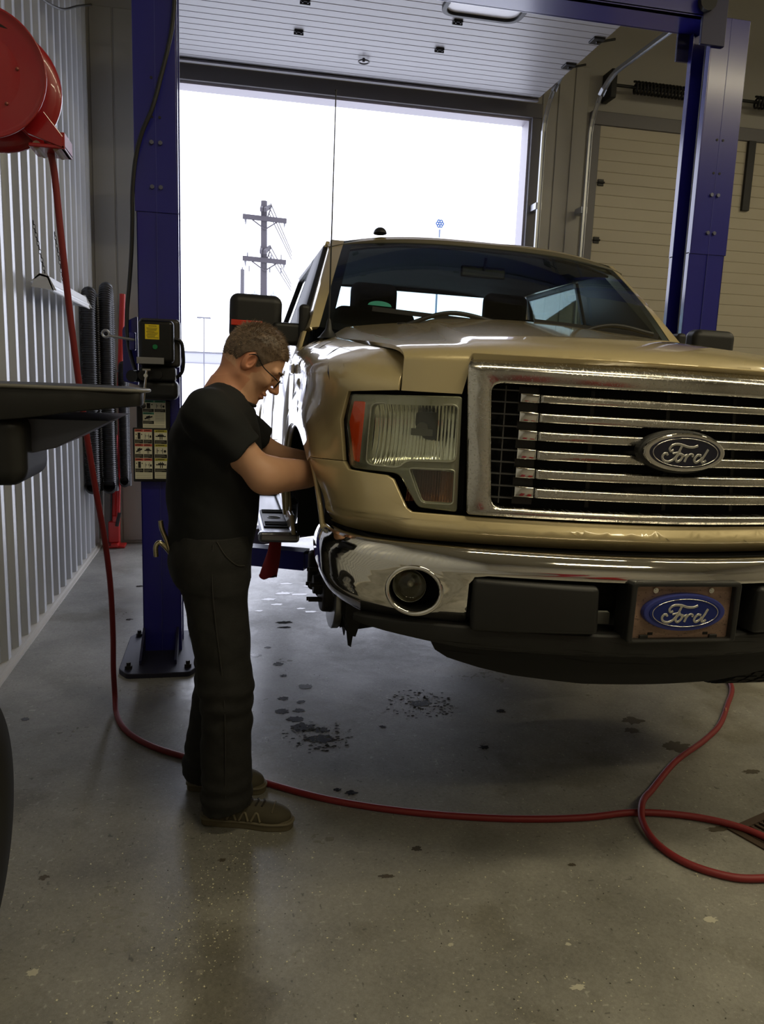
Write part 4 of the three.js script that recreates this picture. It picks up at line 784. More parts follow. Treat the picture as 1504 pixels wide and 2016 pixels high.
// hair: cropped brown hair standing off the skull
{
  const line = [[-0.13, -0.055], [-0.10, -0.062], [-0.07, -0.052], [-0.045, -0.03], [-0.034, 0.010], [-0.012, 0.034], [0.008, 0.020], [0.016, -0.012], [0.028, -0.010], [0.036, 0.020], [0.05, 0.046], [0.066, 0.066], [0.085, 0.074], [0.11, 0.07]];
  const strand = q => n3(q[0] * 30 + q[1] * 10, q[1] * 60, q[2] * 170, 12) * 0.0022 + n3(q[0] * 120, q[1] * 120, q[2] * 320, 16) * 0.0012;
  const sd = p => { const q = toHead(p), top = sstep(0.03, 0.10, q[1]); const h = skull(q) - 0.0030 - 0.007 * top * sstep(-0.12, 0.03, q[0]) - strand(q); const cut = (interp(line, q[0]) - q[1]) * 0.75 + n3(q[0] * 200, q[1] * 100, q[2] * 200, 19) * 0.002; return Math.max(h, cut, -(skull(q) + 0.006)) * HS; };
  const g = nets(sd, [-0.10, 1.50, -2.72], [0.24, 1.76, -2.48], 0.0026);
  const col = p => { const q = toHead(p), k = 0.8 + 0.5 * n3(q[0] * 40, q[1] * 90, q[2] * 260, 23) + 0.25 * n3(q[0] * 10, q[1] * 10, q[2] * 10, 24); return [0.16 * k, 0.108 * k, 0.072 * k]; };
  part('hair', putMan(skinTint(g, col)), M(new THREE.Color(1, 1, 1), 0.5, 0, { vertexColors: true, sheen: 0.4 }), man);
  // standing strands over the scalp shell
  {
    const strandG = new THREE.ConeGeometry(1, 1, 4, 1, true).translate(0, 0.5, 0), N = 5200, im = new THREE.InstancedMesh(strandG, M(new THREE.Color(1, 1, 1), 0.45), N), mt = new THREE.Matrix4(), cc = new THREE.Color(); let k = 0, guard = 0;
    while (k < N && guard++ < 60000) {
      const u = rnd() * 2 - 1, a = rnd() * Math.PI * 2, r = Math.sqrt(1 - u * u), dir = [r * Math.cos(a), u, r * Math.sin(a)]; let t = 0.05; const o = [-0.012, 0.03, 0];
      for (let i = 0; i < 24; i++) { const d = skull([o[0] + dir[0] * t, o[1] + dir[1] * t, o[2] + dir[2] * t]); t -= d * 0.9; }
      const q = [o[0] + dir[0] * t, o[1] + dir[1] * t, o[2] + dir[2] * t]; if (q[1] < interp(line, q[0]) + 0.001 + rnd() * 0.005) continue;
      const top = sstep(0.03, 0.10, q[1]), e = 0.002, nx = skull([q[0] + e, q[1], q[2]]) - skull([q[0] - e, q[1], q[2]]), ny = skull([q[0], q[1] + e, q[2]]) - skull([q[0], q[1] - e, q[2]]), nz = skull([q[0], q[1], q[2] + e]) - skull([q[0], q[1], q[2] - e]);
      const n = V3(nx, ny, nz).normalize(), d = n.clone().multiplyScalar(0.45 + 0.35 * top).add(V3(0.55 * top - 0.25 * (1 - top), -0.55 * (1 - top), 0.15 * Math.sin(q[2] * 60))).add(V3(rr(-0.22, 0.22), rr(-0.22, 0.22), rr(-0.22, 0.22))).normalize();
      const P0 = V3(...fromHead(q)), D = hX.clone().multiplyScalar(d.x).addScaledVector(hY, d.y).addScaledVector(hZ, d.z), len = lerp(0.009, 0.021, top) * rr(0.7, 1.2), th = rr(0.0007, 0.0012);
      mt.compose(P0.sub(V3(...MB)), new THREE.Quaternion().setFromUnitVectors(V3(0, 1, 0), D), V3(th, len, th)); im.setMatrixAt(k, mt);
      const g = rr(0.6, 1.5); im.setColorAt(k, cc.setRGB(0.25 * g, 0.175 * g, 0.118 * g)); k++;
    }
    im.count = k; im.name = 'hair_strands'; im.castShadow = im.receiveShadow = true; im.userData.kind = 'stuff'; man.add(im);
  }
  // eyebrows and stubble-free chin
  for (const s of [-1, 1]) part('eyebrow', putMan(tube([[0.0985, 0.026, s * 0.014], [0.0985, 0.031, s * 0.028], [0.090, 0.028, s * 0.044]].map(fromHead), 0.0036, 16, 6)), M(srgb(84, 62, 46), 0.8), man);
}
// glasses
{
  const gl = M(srgb(40, 38, 40), 0.25, 0.7), lens = M(new THREE.Color(0.96, 0.97, 0.97), 0.0, 0, { transmission: 1, thickness: 0, ior: 1.5 });
  const g = new THREE.Group(); g.name = 'glasses'; man.add(g);
  for (const s of [-1, 1]) {
    const rimP = roundPoly([[-0.022, -0.016], [0.022, -0.016], [0.022, 0.014], [-0.022, 0.014]], 0.009, 4).map(([a, b]) => fromHead([0.110 - 0.010 * Math.abs(a + s * 0.03 - 0) * 10 * 0.3, -0.004 + b, s * 0.033 + a]));
    part('rim', putMan(tube(rimP, 0.0015, 60, 6, true)), gl, g);
    const c = fromHead([0.107, -0.005, s * 0.033]); const lg = new THREE.ShapeGeometry(shapeOf(roundPoly([[-0.021, -0.015], [0.021, -0.015], [0.021, 0.013], [-0.021, 0.013]], 0.009, 4)));
    lg.applyMatrix4(new THREE.Matrix4().makeBasis(hZ.clone().negate(), hY, hX)).translate(...c); part('lens', putMan(lg), lens, g);
    part('temple', putMan(tube([[0.104, 0.004, s * 0.056], [0.095, 0.006, s * 0.066], [0.04, 0.010, s * 0.077], [-0.004, 0.026, s * 0.083], [-0.022, 0.010, s * 0.083]].map(fromHead), 0.0020, 30, 6)), gl, g);
  }
  part('bridge', putMan(tube([[0.112, 0.004, -0.012], [0.118, 0.008, 0], [0.112, 0.004, 0.012]].map(fromHead), 0.0015, 12, 6)), gl, g);
}
// clothes
{
  const along = (p, a, b) => { const d = [b[0] - a[0], b[1] - a[1], b[2] - a[2]], L = Math.hypot(...d); return ((p[0] - a[0]) * d[0] + (p[1] - a[1]) * d[1] + (p[2] - a[2]) * d[2]) / (L * L); };
  const wr = p => 0.006 * n3(p[0] * 9, p[1] * 14, p[2] * 9, 70) + 0.003 * n3(p[0] * 26, p[1] * 22, p[2] * 26, 74);
  const fold = p => { const t = p[0] * 0.8 + p[1] * 1.0; return 0.004 * Math.sin(t * 46 + 3 * n3(p[0] * 6, p[1] * 6, p[2] * 6, 91)) * sstep(0.16, 0.02, Math.abs(p[1] - 1.33 + p[0] * 0.6)); };
  const shirt = p => {
    let d = torsoSD(p, 0.010);
    d = smin(d, sdCap(p, [-0.02, 1.46, -2.52], J.shN, 0.06, 0.072), 0.05); d = smin(d, sdCap(p, [-0.01, 1.46, -2.70], J.shF, 0.06, 0.072), 0.05);
    const sN = smax(sdCap(p, J.shN, J.elN, 0.075, 0.072), (along(p, J.shN, J.elN) - 0.60) * 0.26, 0.006), sF = smax(sdCap(p, J.shF, J.elF, 0.075, 0.072), (along(p, J.shF, J.elF) - 0.74) * 0.26, 0.006);
    d = smin(smin(d, sN, 0.03), sF, 0.03);
    d += wr(p) + fold(p);
    d = Math.max(d, 0.995 + 0.012 * n3(p[0] * 5, 0, p[2] * 5, 3) - p[1]);
    // neck opening
    const nk = sdCap(p, fromHead([-0.030, -0.045, 0]), [0.012, 1.44, -2.61], 0.066, 0.076);
    return smax(d, -nk, 0.006);
  };
  part('t_shirt', putMan(nets(shirt, [-0.26, 0.96, -2.93], [0.20, 1.56, -2.33], 0.0065)), M(srgb(13, 16, 18), 0.85, 0, { sheen: 0.15, sheenRoughness: 0.6 }), man);
  const collar = []; for (let i = 0; i < 40; i++) { const a = i / 40 * Math.PI * 2; const ax = V3(...fromHead([-0.030, -0.045, 0])).sub(V3(0.012, 1.44, -2.61)).normalize(); const u = ax.clone().cross(V3(0, 0, 1)).normalize(), w = ax.clone().cross(u); const rads = 0.078; const q = V3(0.012, 1.44, -2.61).addScaledVector(ax, 0.052 - 0.022 * Math.cos(a + 0) * 1.0).addScaledVector(u, rads * Math.cos(a)).addScaledVector(w, rads * Math.sin(a)); collar.push([q.x, q.y, q.z]); }
  part('collar', putMan(tube(collar, 0.006, 80, 8, true)), M(srgb(20, 23, 25), 0.9), man);
  const jw = p => 0.006 * n3(p[0] * 8, p[1] * 13, p[2] * 8, 30) + 0.0035 * n3(p[0] * 20, p[1] * 26, p[2] * 20, 34) + 0.004 * Math.sin(p[1] * 95 + 3 * n3(p[0] * 7, p[1] * 4, p[2] * 7, 38)) * (sstep(0.12, 0.0, Math.abs(p[1] - 0.47)) + sstep(0.10, 0.0, Math.abs(p[1] - 0.14)));
  const jeans = p => {
    const seg = (h, k, a, f) => smin(sdCap(p, h, k, 0.112, 0.086), sdCap(p, k, [a[0], 0.06, a[2]], 0.084, 0.088), 0.05);
    let d = Math.min(seg(J.hipN, J.kneeN, J.ankN), seg(J.hipF, J.kneeF, J.ankF));
    d = smin(d, torsoSD(p, 0.006), 0.05);
    d = smin(d, sdEll(p, [-0.068, 0.935, -2.62], [0.098, 0.10, 0.152]), 0.05);
    d += jw(p);
    return Math.max(d, p[1] - 1.035, 0.075 - p[1] + 0.012 * Math.sin(p[0] * 20));
  };
  const denim = tex(256, (u, v) => { const k = 0.115 + (fbm(u * 6, v * 6, 6, 81, 4) - 0.5) * 0.08 + (hash2(Math.floor(u * 256), Math.floor(v * 256), 82) - 0.5) * 0.05; return [k * 1.02, k, k * 0.95]; });
  const jg = nets(jeans, [-0.26, 0.05, -2.92], [0.16, 1.06, -2.36], 0.0075);
  { const p = jg.attributes.position, uv = new Float32Array(p.count * 2); for (let i = 0; i < p.count; i++) { uv[i * 2] = (p.getX(i) + p.getZ(i)) * 4; uv[i * 2 + 1] = p.getY(i) * 4; } jg.setAttribute('uv', new THREE.BufferAttribute(uv, 2)); }
  const jm = part('jeans', putMan(jg), M(new THREE.Color(1, 1, 1), 0.85, 0, { map: denim }), man);
  const seam = (pts) => putMan(tube(pts, 0.0022, 40, 5));
  const onJ = (x, y, z0 = -2.30) => { let z = z0; for (let i = 0; i < 60; i++) { const d = jeans([x, y, z]); z -= Math.max(d * 0.7, 0.0004); if (d < 0.001) break; } return [x, y, z + 0.0015]; };
  part('pocket_seam', seam([onJ(-0.028, 1.03), onJ(0.0, 0.985), onJ(0.035, 0.95), onJ(0.06, 0.94)].reverse()), M(srgb(54, 51, 46), 0.8), jm);
  part('side_seam', seam([onJ(-0.04, 1.02), onJ(-0.042, 0.9), onJ(-0.03, 0.75), onJ(-0.012, 0.6), onJ(-0.002, 0.45), onJ(0.0, 0.3), onJ(0.0, 0.15)]), M(srgb(44, 42, 40), 0.8), jm);
}
// shoes
function shoe(heel, toe, label) {
  const s = new THREE.Group(); s.name = 'shoe'; const dx = toe[0] - heel[0], dz = toe[1] - heel[1], L = Math.hypot(dx, dz); s.position.set(heel[0] - MB[0], 0, heel[1] - MB[2]); s.rotation.y = Math.atan2(-dz, dx); man.add(s);
  const k = L / 0.295;
  const up = q => { let d = sdEll(q, [0.075, 0.055, 0], [0.068, 0.062, 0.036]); d = smin(d, sdCap(q, [0.06, 0.085, 0], [0.07, 0.115, 0], 0.042, 0.042), 0.03); d = smin(d, sdEll(q, [0.165, 0.045, 0.0], [0.085, 0.045, 0.042]), 0.03); d = smin(d, sdEll(q, [0.235, 0.040, 0.002], [0.055, 0.036, 0.043]), 0.03); return Math.max(d, 0.026 - q[1], q[1] - 0.122); };
  part('upper', nets(q => up([q[0] / k, q[1], q[2]]), [-0.02, 0.015, -0.07], [0.32, 0.14, 0.07], 0.005), M(srgb(74, 68, 52), 0.8), s);
  const sole = roundPoly([[0, -0.030], [0.06, -0.036], [0.14, -0.034], [0.22, -0.048], [0.285, -0.036], [0.300, 0.0], [0.285, 0.034], [0.22, 0.044], [0.14, 0.036], [0.06, 0.036], [0, 0.030], [-0.008, 0]], 0.03, 4).map(([a, b]) => [a * k, b]);
  part('sole', [extrude(sole, 0.026, 0.006).rotateX(-Math.PI / 2).translate(0, 0.004, 0)], M(srgb(98, 90, 70), 0.75), s);
  const ridge = sole.map(([a, b]) => [a, 0.026, -b]); part('sole_band', tube(ridge, 0.005, 90, 6, true), M(srgb(112, 104, 84), 0.7), s);
  const surf = (x, z) => { let y = 0.14; for (let i = 0; i < 80; i++) { const d = up([x / k, y, z]); if (d < 0.0008) break; y -= Math.max(0.0005, d * 0.6); } return [x, y + 0.001, z]; };
  const side = (x, y, sg) => { let z = sg * 0.07; for (let i = 0; i < 80; i++) { const d = up([x / k, y, z]); if (d < 0.0008) break; z -= sg * Math.max(0.0005, d * 0.6); } return [x, y, z + sg * 0.0015]; };
  for (let i = 0; i < 4; i++) { const x = 0.135 * k + i * 0.022; part('lace', tube([surf(x, -0.024), surf(x + 0.006, 0), surf(x, 0.024)], 0.0035, 12, 6), M(srgb(44, 38, 32), 0.9), s); }
  for (const sg of [-1, 1]) for (const x of [0.085, 0.125, 0.165]) part('overlay', tube([side(x * k, 0.036, sg), side((x + 0.018) * k, 0.066, sg), side((x + 0.030) * k, 0.036, sg)], 0.0042, 14, 6), M(srgb(118, 110, 88), 0.7), s);
  const toec = []; for (let i = 0; i <= 8; i++) { const z = lerp(-0.038, 0.038, i / 8); toec.push(surf((0.235 - 0.25 * z * z * 10) * k, z)); } part('toe_seam', tube(toec, 0.003, 20, 5), M(srgb(100, 92, 72), 0.7), s);
}
shoe([-0.075, -2.548], [0.232, -2.470]);
shoe([-0.135, -2.785], [0.150, -2.722]);
// ---------- two-post lift ----------
const liftBlue = M(srgb(34, 34, 128), 0.28, 0.0, { clearcoat: 0.6, clearcoatRoughness: 0.15 });
const liftDark = M(srgb(20, 20, 24), 0.6);
{
  const t = thing('two_post_lift', 'blue two-post vehicle lift carrying the pickup, posts either side and beam above', 'lift', [1.22, 0, -4.34]);
  const ox = -1.22, oz = 4.34;
  // s = -1 left post (opens to +x), s = 1 right post (opens to -x)
  for (const [s, xi, xo] of [[-1, -0.245, -0.445], [1, 2.66, 2.885]]) {
    const g = new THREE.Group(); g.name = 'post'; t.add(g); g.position.set(ox, 0, oz);
    const zf = -4.24, zb = -4.45, H = 3.62, yj = 2.36;
    const shell = (y0, y1, e) => [bx(xi, xo + s * e, y0, y1, zf - 0.008, zf + e, 0.003), bx(xi, xo + s * e, y0, y1, zb - e, zb + 0.008, 0.003), bx(xo - s * 0.008, xo + s * e, y0, y1, zb, zf, 0.003), bx(xi - s * 0, xi - s * 0.006 - s * e * 0, y0, y1, zf - 0.034, zf + e, 0.002), bx(xi, xi - s * 0.006, y0, y1, zb - e, zb + 0.034, 0.002)];
    part('column', shell(0.02, yj, 0), liftBlue, g);
    part('column_extension', shell(yj - 0.01, H, 0.006), liftBlue, g);
    part('column_fold', bx((xi + xo) / 2 - 0.001, (xi + xo) / 2 + 0.001, 0.03, H, zf, zf + 0.0075), M(srgb(70, 72, 150), 0.4), g);
    for (const y of [2.47, 2.68]) for (const dx of [-0.02, 0.022]) part('bolt', [rod([(xi + xo) / 2 + dx, y, zf], [(xi + xo) / 2 + dx, y, zf + 0.018], 0.011, 0.011, 6)], M(srgb(110, 112, 130), 0.35, 0.7), g);
    for (const y of [2.80, 2.98]) for (const dx of [-0.018, 0.02]) part('bolt_hole', rod([(xi + xo) / 2 + dx, y, zf], [(xi + xo) / 2 + dx, y, zf + 0.0085], 0.007, 0.007, 10), liftDark, g);
    part('cable', [rod([xi + s * 0.05, 0.1, -4.33], [xi + s * 0.05, 3.55, -4.33], 0.005), rod([xi + s * 0.05, 0.1, -4.37], [xi + s * 0.05, 3.55, -4.37], 0.005)], zinc, g);
    part('cylinder', rod([xi + s * 0.1, 0.05, -4.35], [xi + s * 0.1, 2.2, -4.35], 0.035), liftDark, g);
    const a = Math.min(xi, xo), b = Math.max(xi, xo);
    const plate = roundPoly([[a - 0.05, 3.90], [b + 0.06, 3.90], [b + 0.10, 3.98], [b + 0.10, 4.5], [b + 0.05, 4.58], [a - 0.05, 4.58], [a - 0.10, 4.5], [a - 0.10, 3.98]], 0.02);
    part('base_plate', extrude(plate, 0.022, 0.004).rotateX(-Math.PI / 2).translate(0, 0.0, 0), M(srgb(34, 34, 52), 0.55, 0.2), g);
    for (const [px, pz] of [[a - 0.05, -3.98], [b + 0.05, -3.98], [a - 0.05, -4.5], [b + 0.05, -4.5]]) part('anchor_bolt', [rod([px, 0.02, pz], [px, 0.06, pz], 0.011), rod([px, 0.024, pz], [px, 0.042, pz], 0.02, 0.02, 6)], darkSteel, g);
    for (const x of [a + 0.01, b - 0.01]) part('gusset', extrude([[0, 0.02], [0.22, 0.02], [0.22, 0.05], [0.0, 0.16]], 0.012).rotateY(-Math.PI / 2).translate(x, 0, zf), M(srgb(30, 30, 60), 0.5), g);
    part('carriage', bx(xi - s * 0.09, xi + s * 0.12, 0.42, 1.0, -4.42, -4.27, 0.01), liftBlue, g);
    // two arms reach under the frame rails
    for (const [ax, az, rail] of [[0.84, -3.75, 0], [0.84, -5.0, 1]]) {
      const ex = s < 0 ? ax : 2.50 - ax + 0.0 - 0.83 + 0.0;
      const xE = s < 0 ? 0.83 : 1.68;
      part('arm', [bar([xi - s * 0.05, 0.60, rail ? -4.42 : -4.26], [lerp(xi, xE, 0.62), 0.60, lerp(-4.35, az, 0.62)], 0.10, 0.10), bar([lerp(xi, xE, 0.55), 0.60, lerp(-4.35, az, 0.55)], [xE, 0.60, az], 0.078, 0.078)], liftBlue, g);
      part('arm_pad', [rod([xE, 0.60, az], [xE, 0.705, az], 0.035), rod([xE, 0.69, az], [xE, 0.712, az], 0.06)], liftDark, g);
    }
  }
  const bm = new THREE.Group(); bm.name = 'overhead_beam'; bm.position.set(ox, 0, oz); t.add(bm);
  part('beam', [bx(-0.40, 2.70, 3.60, 3.76, -4.26, -4.22, 0.004), bx(-0.40, 2.70, 3.60, 3.61, -4.44, -4.22), bx(-0.40, 2.70, 3.60, 3.76, -4.45, -4.43, 0.004)], liftBlue, bm);
  for (const x of [-0.36, 2.64]) for (const z of [-4.225, -4.465]) part('beam_bracket', bx(x - 0.06, x + 0.09, 3.46, 3.72, z - 0.01, z + 0.01, 0.004), M(srgb(30, 30, 70), 0.5), bm);
  part('pulley', rod([2.58, 3.66, -4.20], [2.58, 3.66, -4.17], 0.05), liftDark, bm);
}
// power unit on the left post
{
  const u = thing('power_unit', 'black lift power unit with yellow warning label on the left post', 'motor unit', [-0.34, 1.4, -4.12]);
  const P = g => (Array.isArray(g) ? merged(g) : g).translate(0.34, -1.4, 4.12);
  part('motor_cover', P(box(0.168, 0.205, 0.20, -0.338, 1.702, -4.10, 0.02, 3)), M(srgb(14, 15, 16), 0.32), u);
  part('back_shroud', P(box(0.20, 0.24, 0.10, -0.330, 1.70, -4.165, 0.02, 3)), M(srgb(58, 56, 54), 0.4), u);
  const c = document.createElement('canvas'); c.width = 128; c.height = 136; const k = c.getContext('2d'); k.fillStyle = '#e3c91a'; k.fillRect(0, 0, 128, 136); k.fillStyle = '#1c1a10'; k.font = 'bold 15px sans-serif'; k.textAlign = 'center'; k.fillText('\u26A0 WARNING', 64, 20); for (let i = 0; i < 9; i++) { k.fillRect(12 + (i % 3) * 4, 32 + i * 11, 100 - (i % 4) * 9, 4); }
  const ct = new THREE.CanvasTexture(c); ct.colorSpace = THREE.SRGBColorSpace;
  part('warning_label', P(new THREE.PlaneGeometry(0.067, 0.071).translate(-0.355, 1.747, -3.9985)), M(new THREE.Color(1, 1, 1), 0.5, 0, { map: ct }), u, 'yellow warning label');
  part('green_button', P(rod([-0.342, 1.675, -4.0], [-0.342, 1.675, -3.990], 0.013, 0.011, 16)), M(srgb(20, 120, 70), 0.4), u);
  part('name_plate', P(box(0.13, 0.032, 0.006, -0.365, 1.608, -3.997, 0.002)), M(srgb(150, 150, 150), 0.35, 0.5), u);
  part('pump_block', P([box(0.17, 0.07, 0.14, -0.335, 1.545, -4.12, 0.012, 2), rod([-0.40, 1.535, -4.06], [-0.40, 1.535, -4.0], 0.026), rod([-0.33, 1.54, -4.06], [-0.33, 1.54, -4.01], 0.02), rod([-0.44, 1.53, -4.12], [-0.46, 1.53, -4.05], 0.03)].flat()), M(srgb(34, 34, 34), 0.45, 0.4), u);
  part('reservoir', P(box(0.19, 0.10, 0.15, -0.335, 1.465, -4.14, 0.03, 3)), M(srgb(26, 27, 28), 0.45), u);
  part('release_lever', P([rod([-0.381, 1.56, -3.97], [-0.399, 1.40, -3.97], 0.006), rod([-0.40, 1.563, -3.97], [-0.362, 1.563, -3.97], 0.006), rod([-0.385, 1.535, -4.05], [-0.385, 1.535, -3.96], 0.01)].flat()), chrome, u, 'chrome T-handled lever');
  part('lever_knob', P(new THREE.SphereGeometry(0.014, 14, 10).translate(-0.40, 1.388, -3.97)), blackPlastic, u);
  part('conduit', P(tube([[-0.25, 1.72, -4.10], [-0.225, 1.71, -4.10], [-0.215, 1.66, -4.11], [-0.222, 1.56, -4.14], [-0.26, 1.52, -4.16]], 0.009, 30, 8)), blackPlastic, u);
}
// instruction boards below it
{
  const b = thing('instruction_board', 'black board of pictogram safety labels hanging on the left post', 'sign', [-0.385, 0.98, -4.2]);
  const P = g => (Array.isArray(g) ? merged(g) : g).translate(0.385, -0.98, 4.2);
  part('backing', P([box(0.17, 0.155, 0.012, -0.372, 1.33, -4.205, 0.006), box(0.185, 0.285, 0.012, -0.385, 1.122, -4.200, 0.02, 3)]), M(srgb(18, 18, 17), 0.4), b);
  const sheet = (cols, rows, head, kind) => {
    const W = 96 * cols, Hh = rows * 100 + 44, c = document.createElement('canvas'); c.width = W; c.height = Hh; const k = c.getContext('2d');
    k.fillStyle = '#e6e2c6'; k.fillRect(0, 0, W, Hh);
    for (let r = 0; r < rows; r++) for (let q = 0; q < cols; q++) {
      const x = q * 96, y = r * 100; if (kind === 'g' && r === 1 && q === 1) { k.fillStyle = '#a9a68c'; for (let i = 0; i < 7; i++) k.fillRect(x + 8, y + 8 + i * 13, 78, 4); continue; }
      k.fillStyle = head; k.fillRect(x + 2, y + 1, 92, 17); k.fillStyle = '#111'; k.fillRect(x + 24, y + 6, 50, 5); k.beginPath(); k.moveTo(x + 12, y + 14); k.lineTo(x + 17, y + 4); k.lineTo(x + 22, y + 14); k.fill();
      k.fillStyle = '#181510'; const v = (r * 2 + q + head.length + (kind === 'y' ? 3 : 0)) % 4;
      if (v === 0) { k.fillRect(x + 18, y + 30, 4, 36); k.fillRect(x + 58, y + 30, 4, 36); k.fillRect(x + 18, y + 44, 16, 4); k.fillRect(x + 46, y + 44, 16, 4); k.beginPath(); k.arc(x + 78, y + 50, 9, 0, 7); k.fill(); }
      if (v === 1) { k.save(); k.translate(x + 48, y + 45); k.rotate(-0.3); k.fillRect(-34, -5, 68, 11); k.fillRect(-18, -14, 34, 10); k.restore(); k.fillRect(x + 44, y + 46, 4, 22); k.fillRect(x + 54, y + 46, 4, 22); }
      if (v === 2) { k.fillRect(x + 10, y + 42, 76, 7); k.fillRect(x + 40, y + 26, 6, 42); k.fillRect(x + 54, y + 26, 6, 42); k.fillRect(x + 26, y + 34, 44, 9); }
      if (v === 3) { k.fillRect(x + 34, y + 24, 30, 44); k.fillRect(x + 14, y + 60, 12, 4); k.beginPath(); k.arc(x + 18, y + 36, 5, 0, 7); k.arc(x + 78, y + 36, 5, 0, 7); k.fill(); }
      k.fillStyle = '#16140f'; k.fillRect(x + 3, y + 72, 90, 26); k.fillStyle = '#8d8a78'; k.fillRect(x + 8, y + 78, 66, 3); k.fillRect(x + 8, y + 85, 76, 3); k.fillRect(x + 8, y + 92, 44, 3);
    }
    k.fillStyle = '#a9a68c'; for (let i = 0; i < 3; i++) k.fillRect(8, rows * 100 + 8 + i * 12, W - 18, 4);
    const t = new THREE.CanvasTexture(c); t.colorSpace = THREE.SRGBColorSpace; return M(new THREE.Color(1, 1, 1), 0.6, 0, { map: t });
  };
  part('label_sheet', P(new THREE.PlaneGeometry(0.116, 0.152).translate(-0.368, 1.332, -4.1985)), sheet(2, 2, '#3f8f72', 'g'), b, 'sheet of green-headed pictograms');
  part('label_sheet', P(new THREE.PlaneGeometry(0.088, 0.262).translate(-0.424, 1.126, -4.1935)), sheet(2, 3, '#c8503c', 'r'), b, 'sheet of red-headed pictograms');
  part('label_sheet', P(new THREE.PlaneGeometry(0.066, 0.258).translate(-0.336, 1.126, -4.1935)), sheet(1, 3, '#b9b030', 'y'), b, 'sheet of yellow-headed pictograms');
}
{
  const w = thing('safety_release', 'ring-ended steel release rod sticking out left of the post', 'lever', [-0.6, 1.70, -4.2]);
  const P = g => (Array.isArray(g) ? merged(g) : g).translate(0.6, -1.70, 4.2);
  part('ring', P(new THREE.TorusGeometry(0.017, 0.006, 8, 24).translate(-0.600, 1.737, -4.2)), zinc, w);
  part('rod', P(rod([-0.585, 1.727, -4.2], [-0.46, 1.712, -4.2], 0.007)), zinc, w);
  part('bracket', P(box(0.03, 0.09, 0.05, -0.472, 1.706, -4.23, 0.006)), liftBlue, w);
  part('guard', P(extrude(roundPoly([[-0.535, 1.50], [-0.458, 1.48], [-0.458, 1.84], [-0.50, 1.82], [-0.535, 1.77]], 0.01), 0.012).translate(0, 0, -4.34)), liftBlue, w);
}
single('hydraulic_hose', tube([[-0.244, 3.60, -4.2], [-0.244, 3.382, -4.195], [-0.261, 3.191, -4.19], [-0.312, 2.98, -4.19], [-0.357, 2.825, -4.19], [-0.407, 2.714, -4.20], [-0.440, 2.601, -4.215], [-0.462, 2.435, -4.235], [-0.466, 2.317, -4.25], [-0.476, 2.146, -4.27], [-0.490, 1.995, -4.28], [-0.505, 1.841, -4.28], [-0.50, 1.7, -4.27], [-0.46, 1.56, -4.2], [-0.44, 1.53, -4.13]], 0.0105, 140, 10), M(srgb(30, 30, 31), 0.5), 'black hydraulic hose curving down along the left lift post', 'hose');
single('wall_cable', tube([[-1.06, 3.52, -4.8], [-1.055, 3.633, -5.079], [-1.05, 3.707, -5.345], [-1.05, 3.867, -5.81], [-1.05, 4.127, -6.381], [-1.05, 4.40, -7.0]], 0.008, 60, 8), M(srgb(60, 58, 54), 0.6), 'thin dark cable looping across the top of the ribbed wall', 'cable');
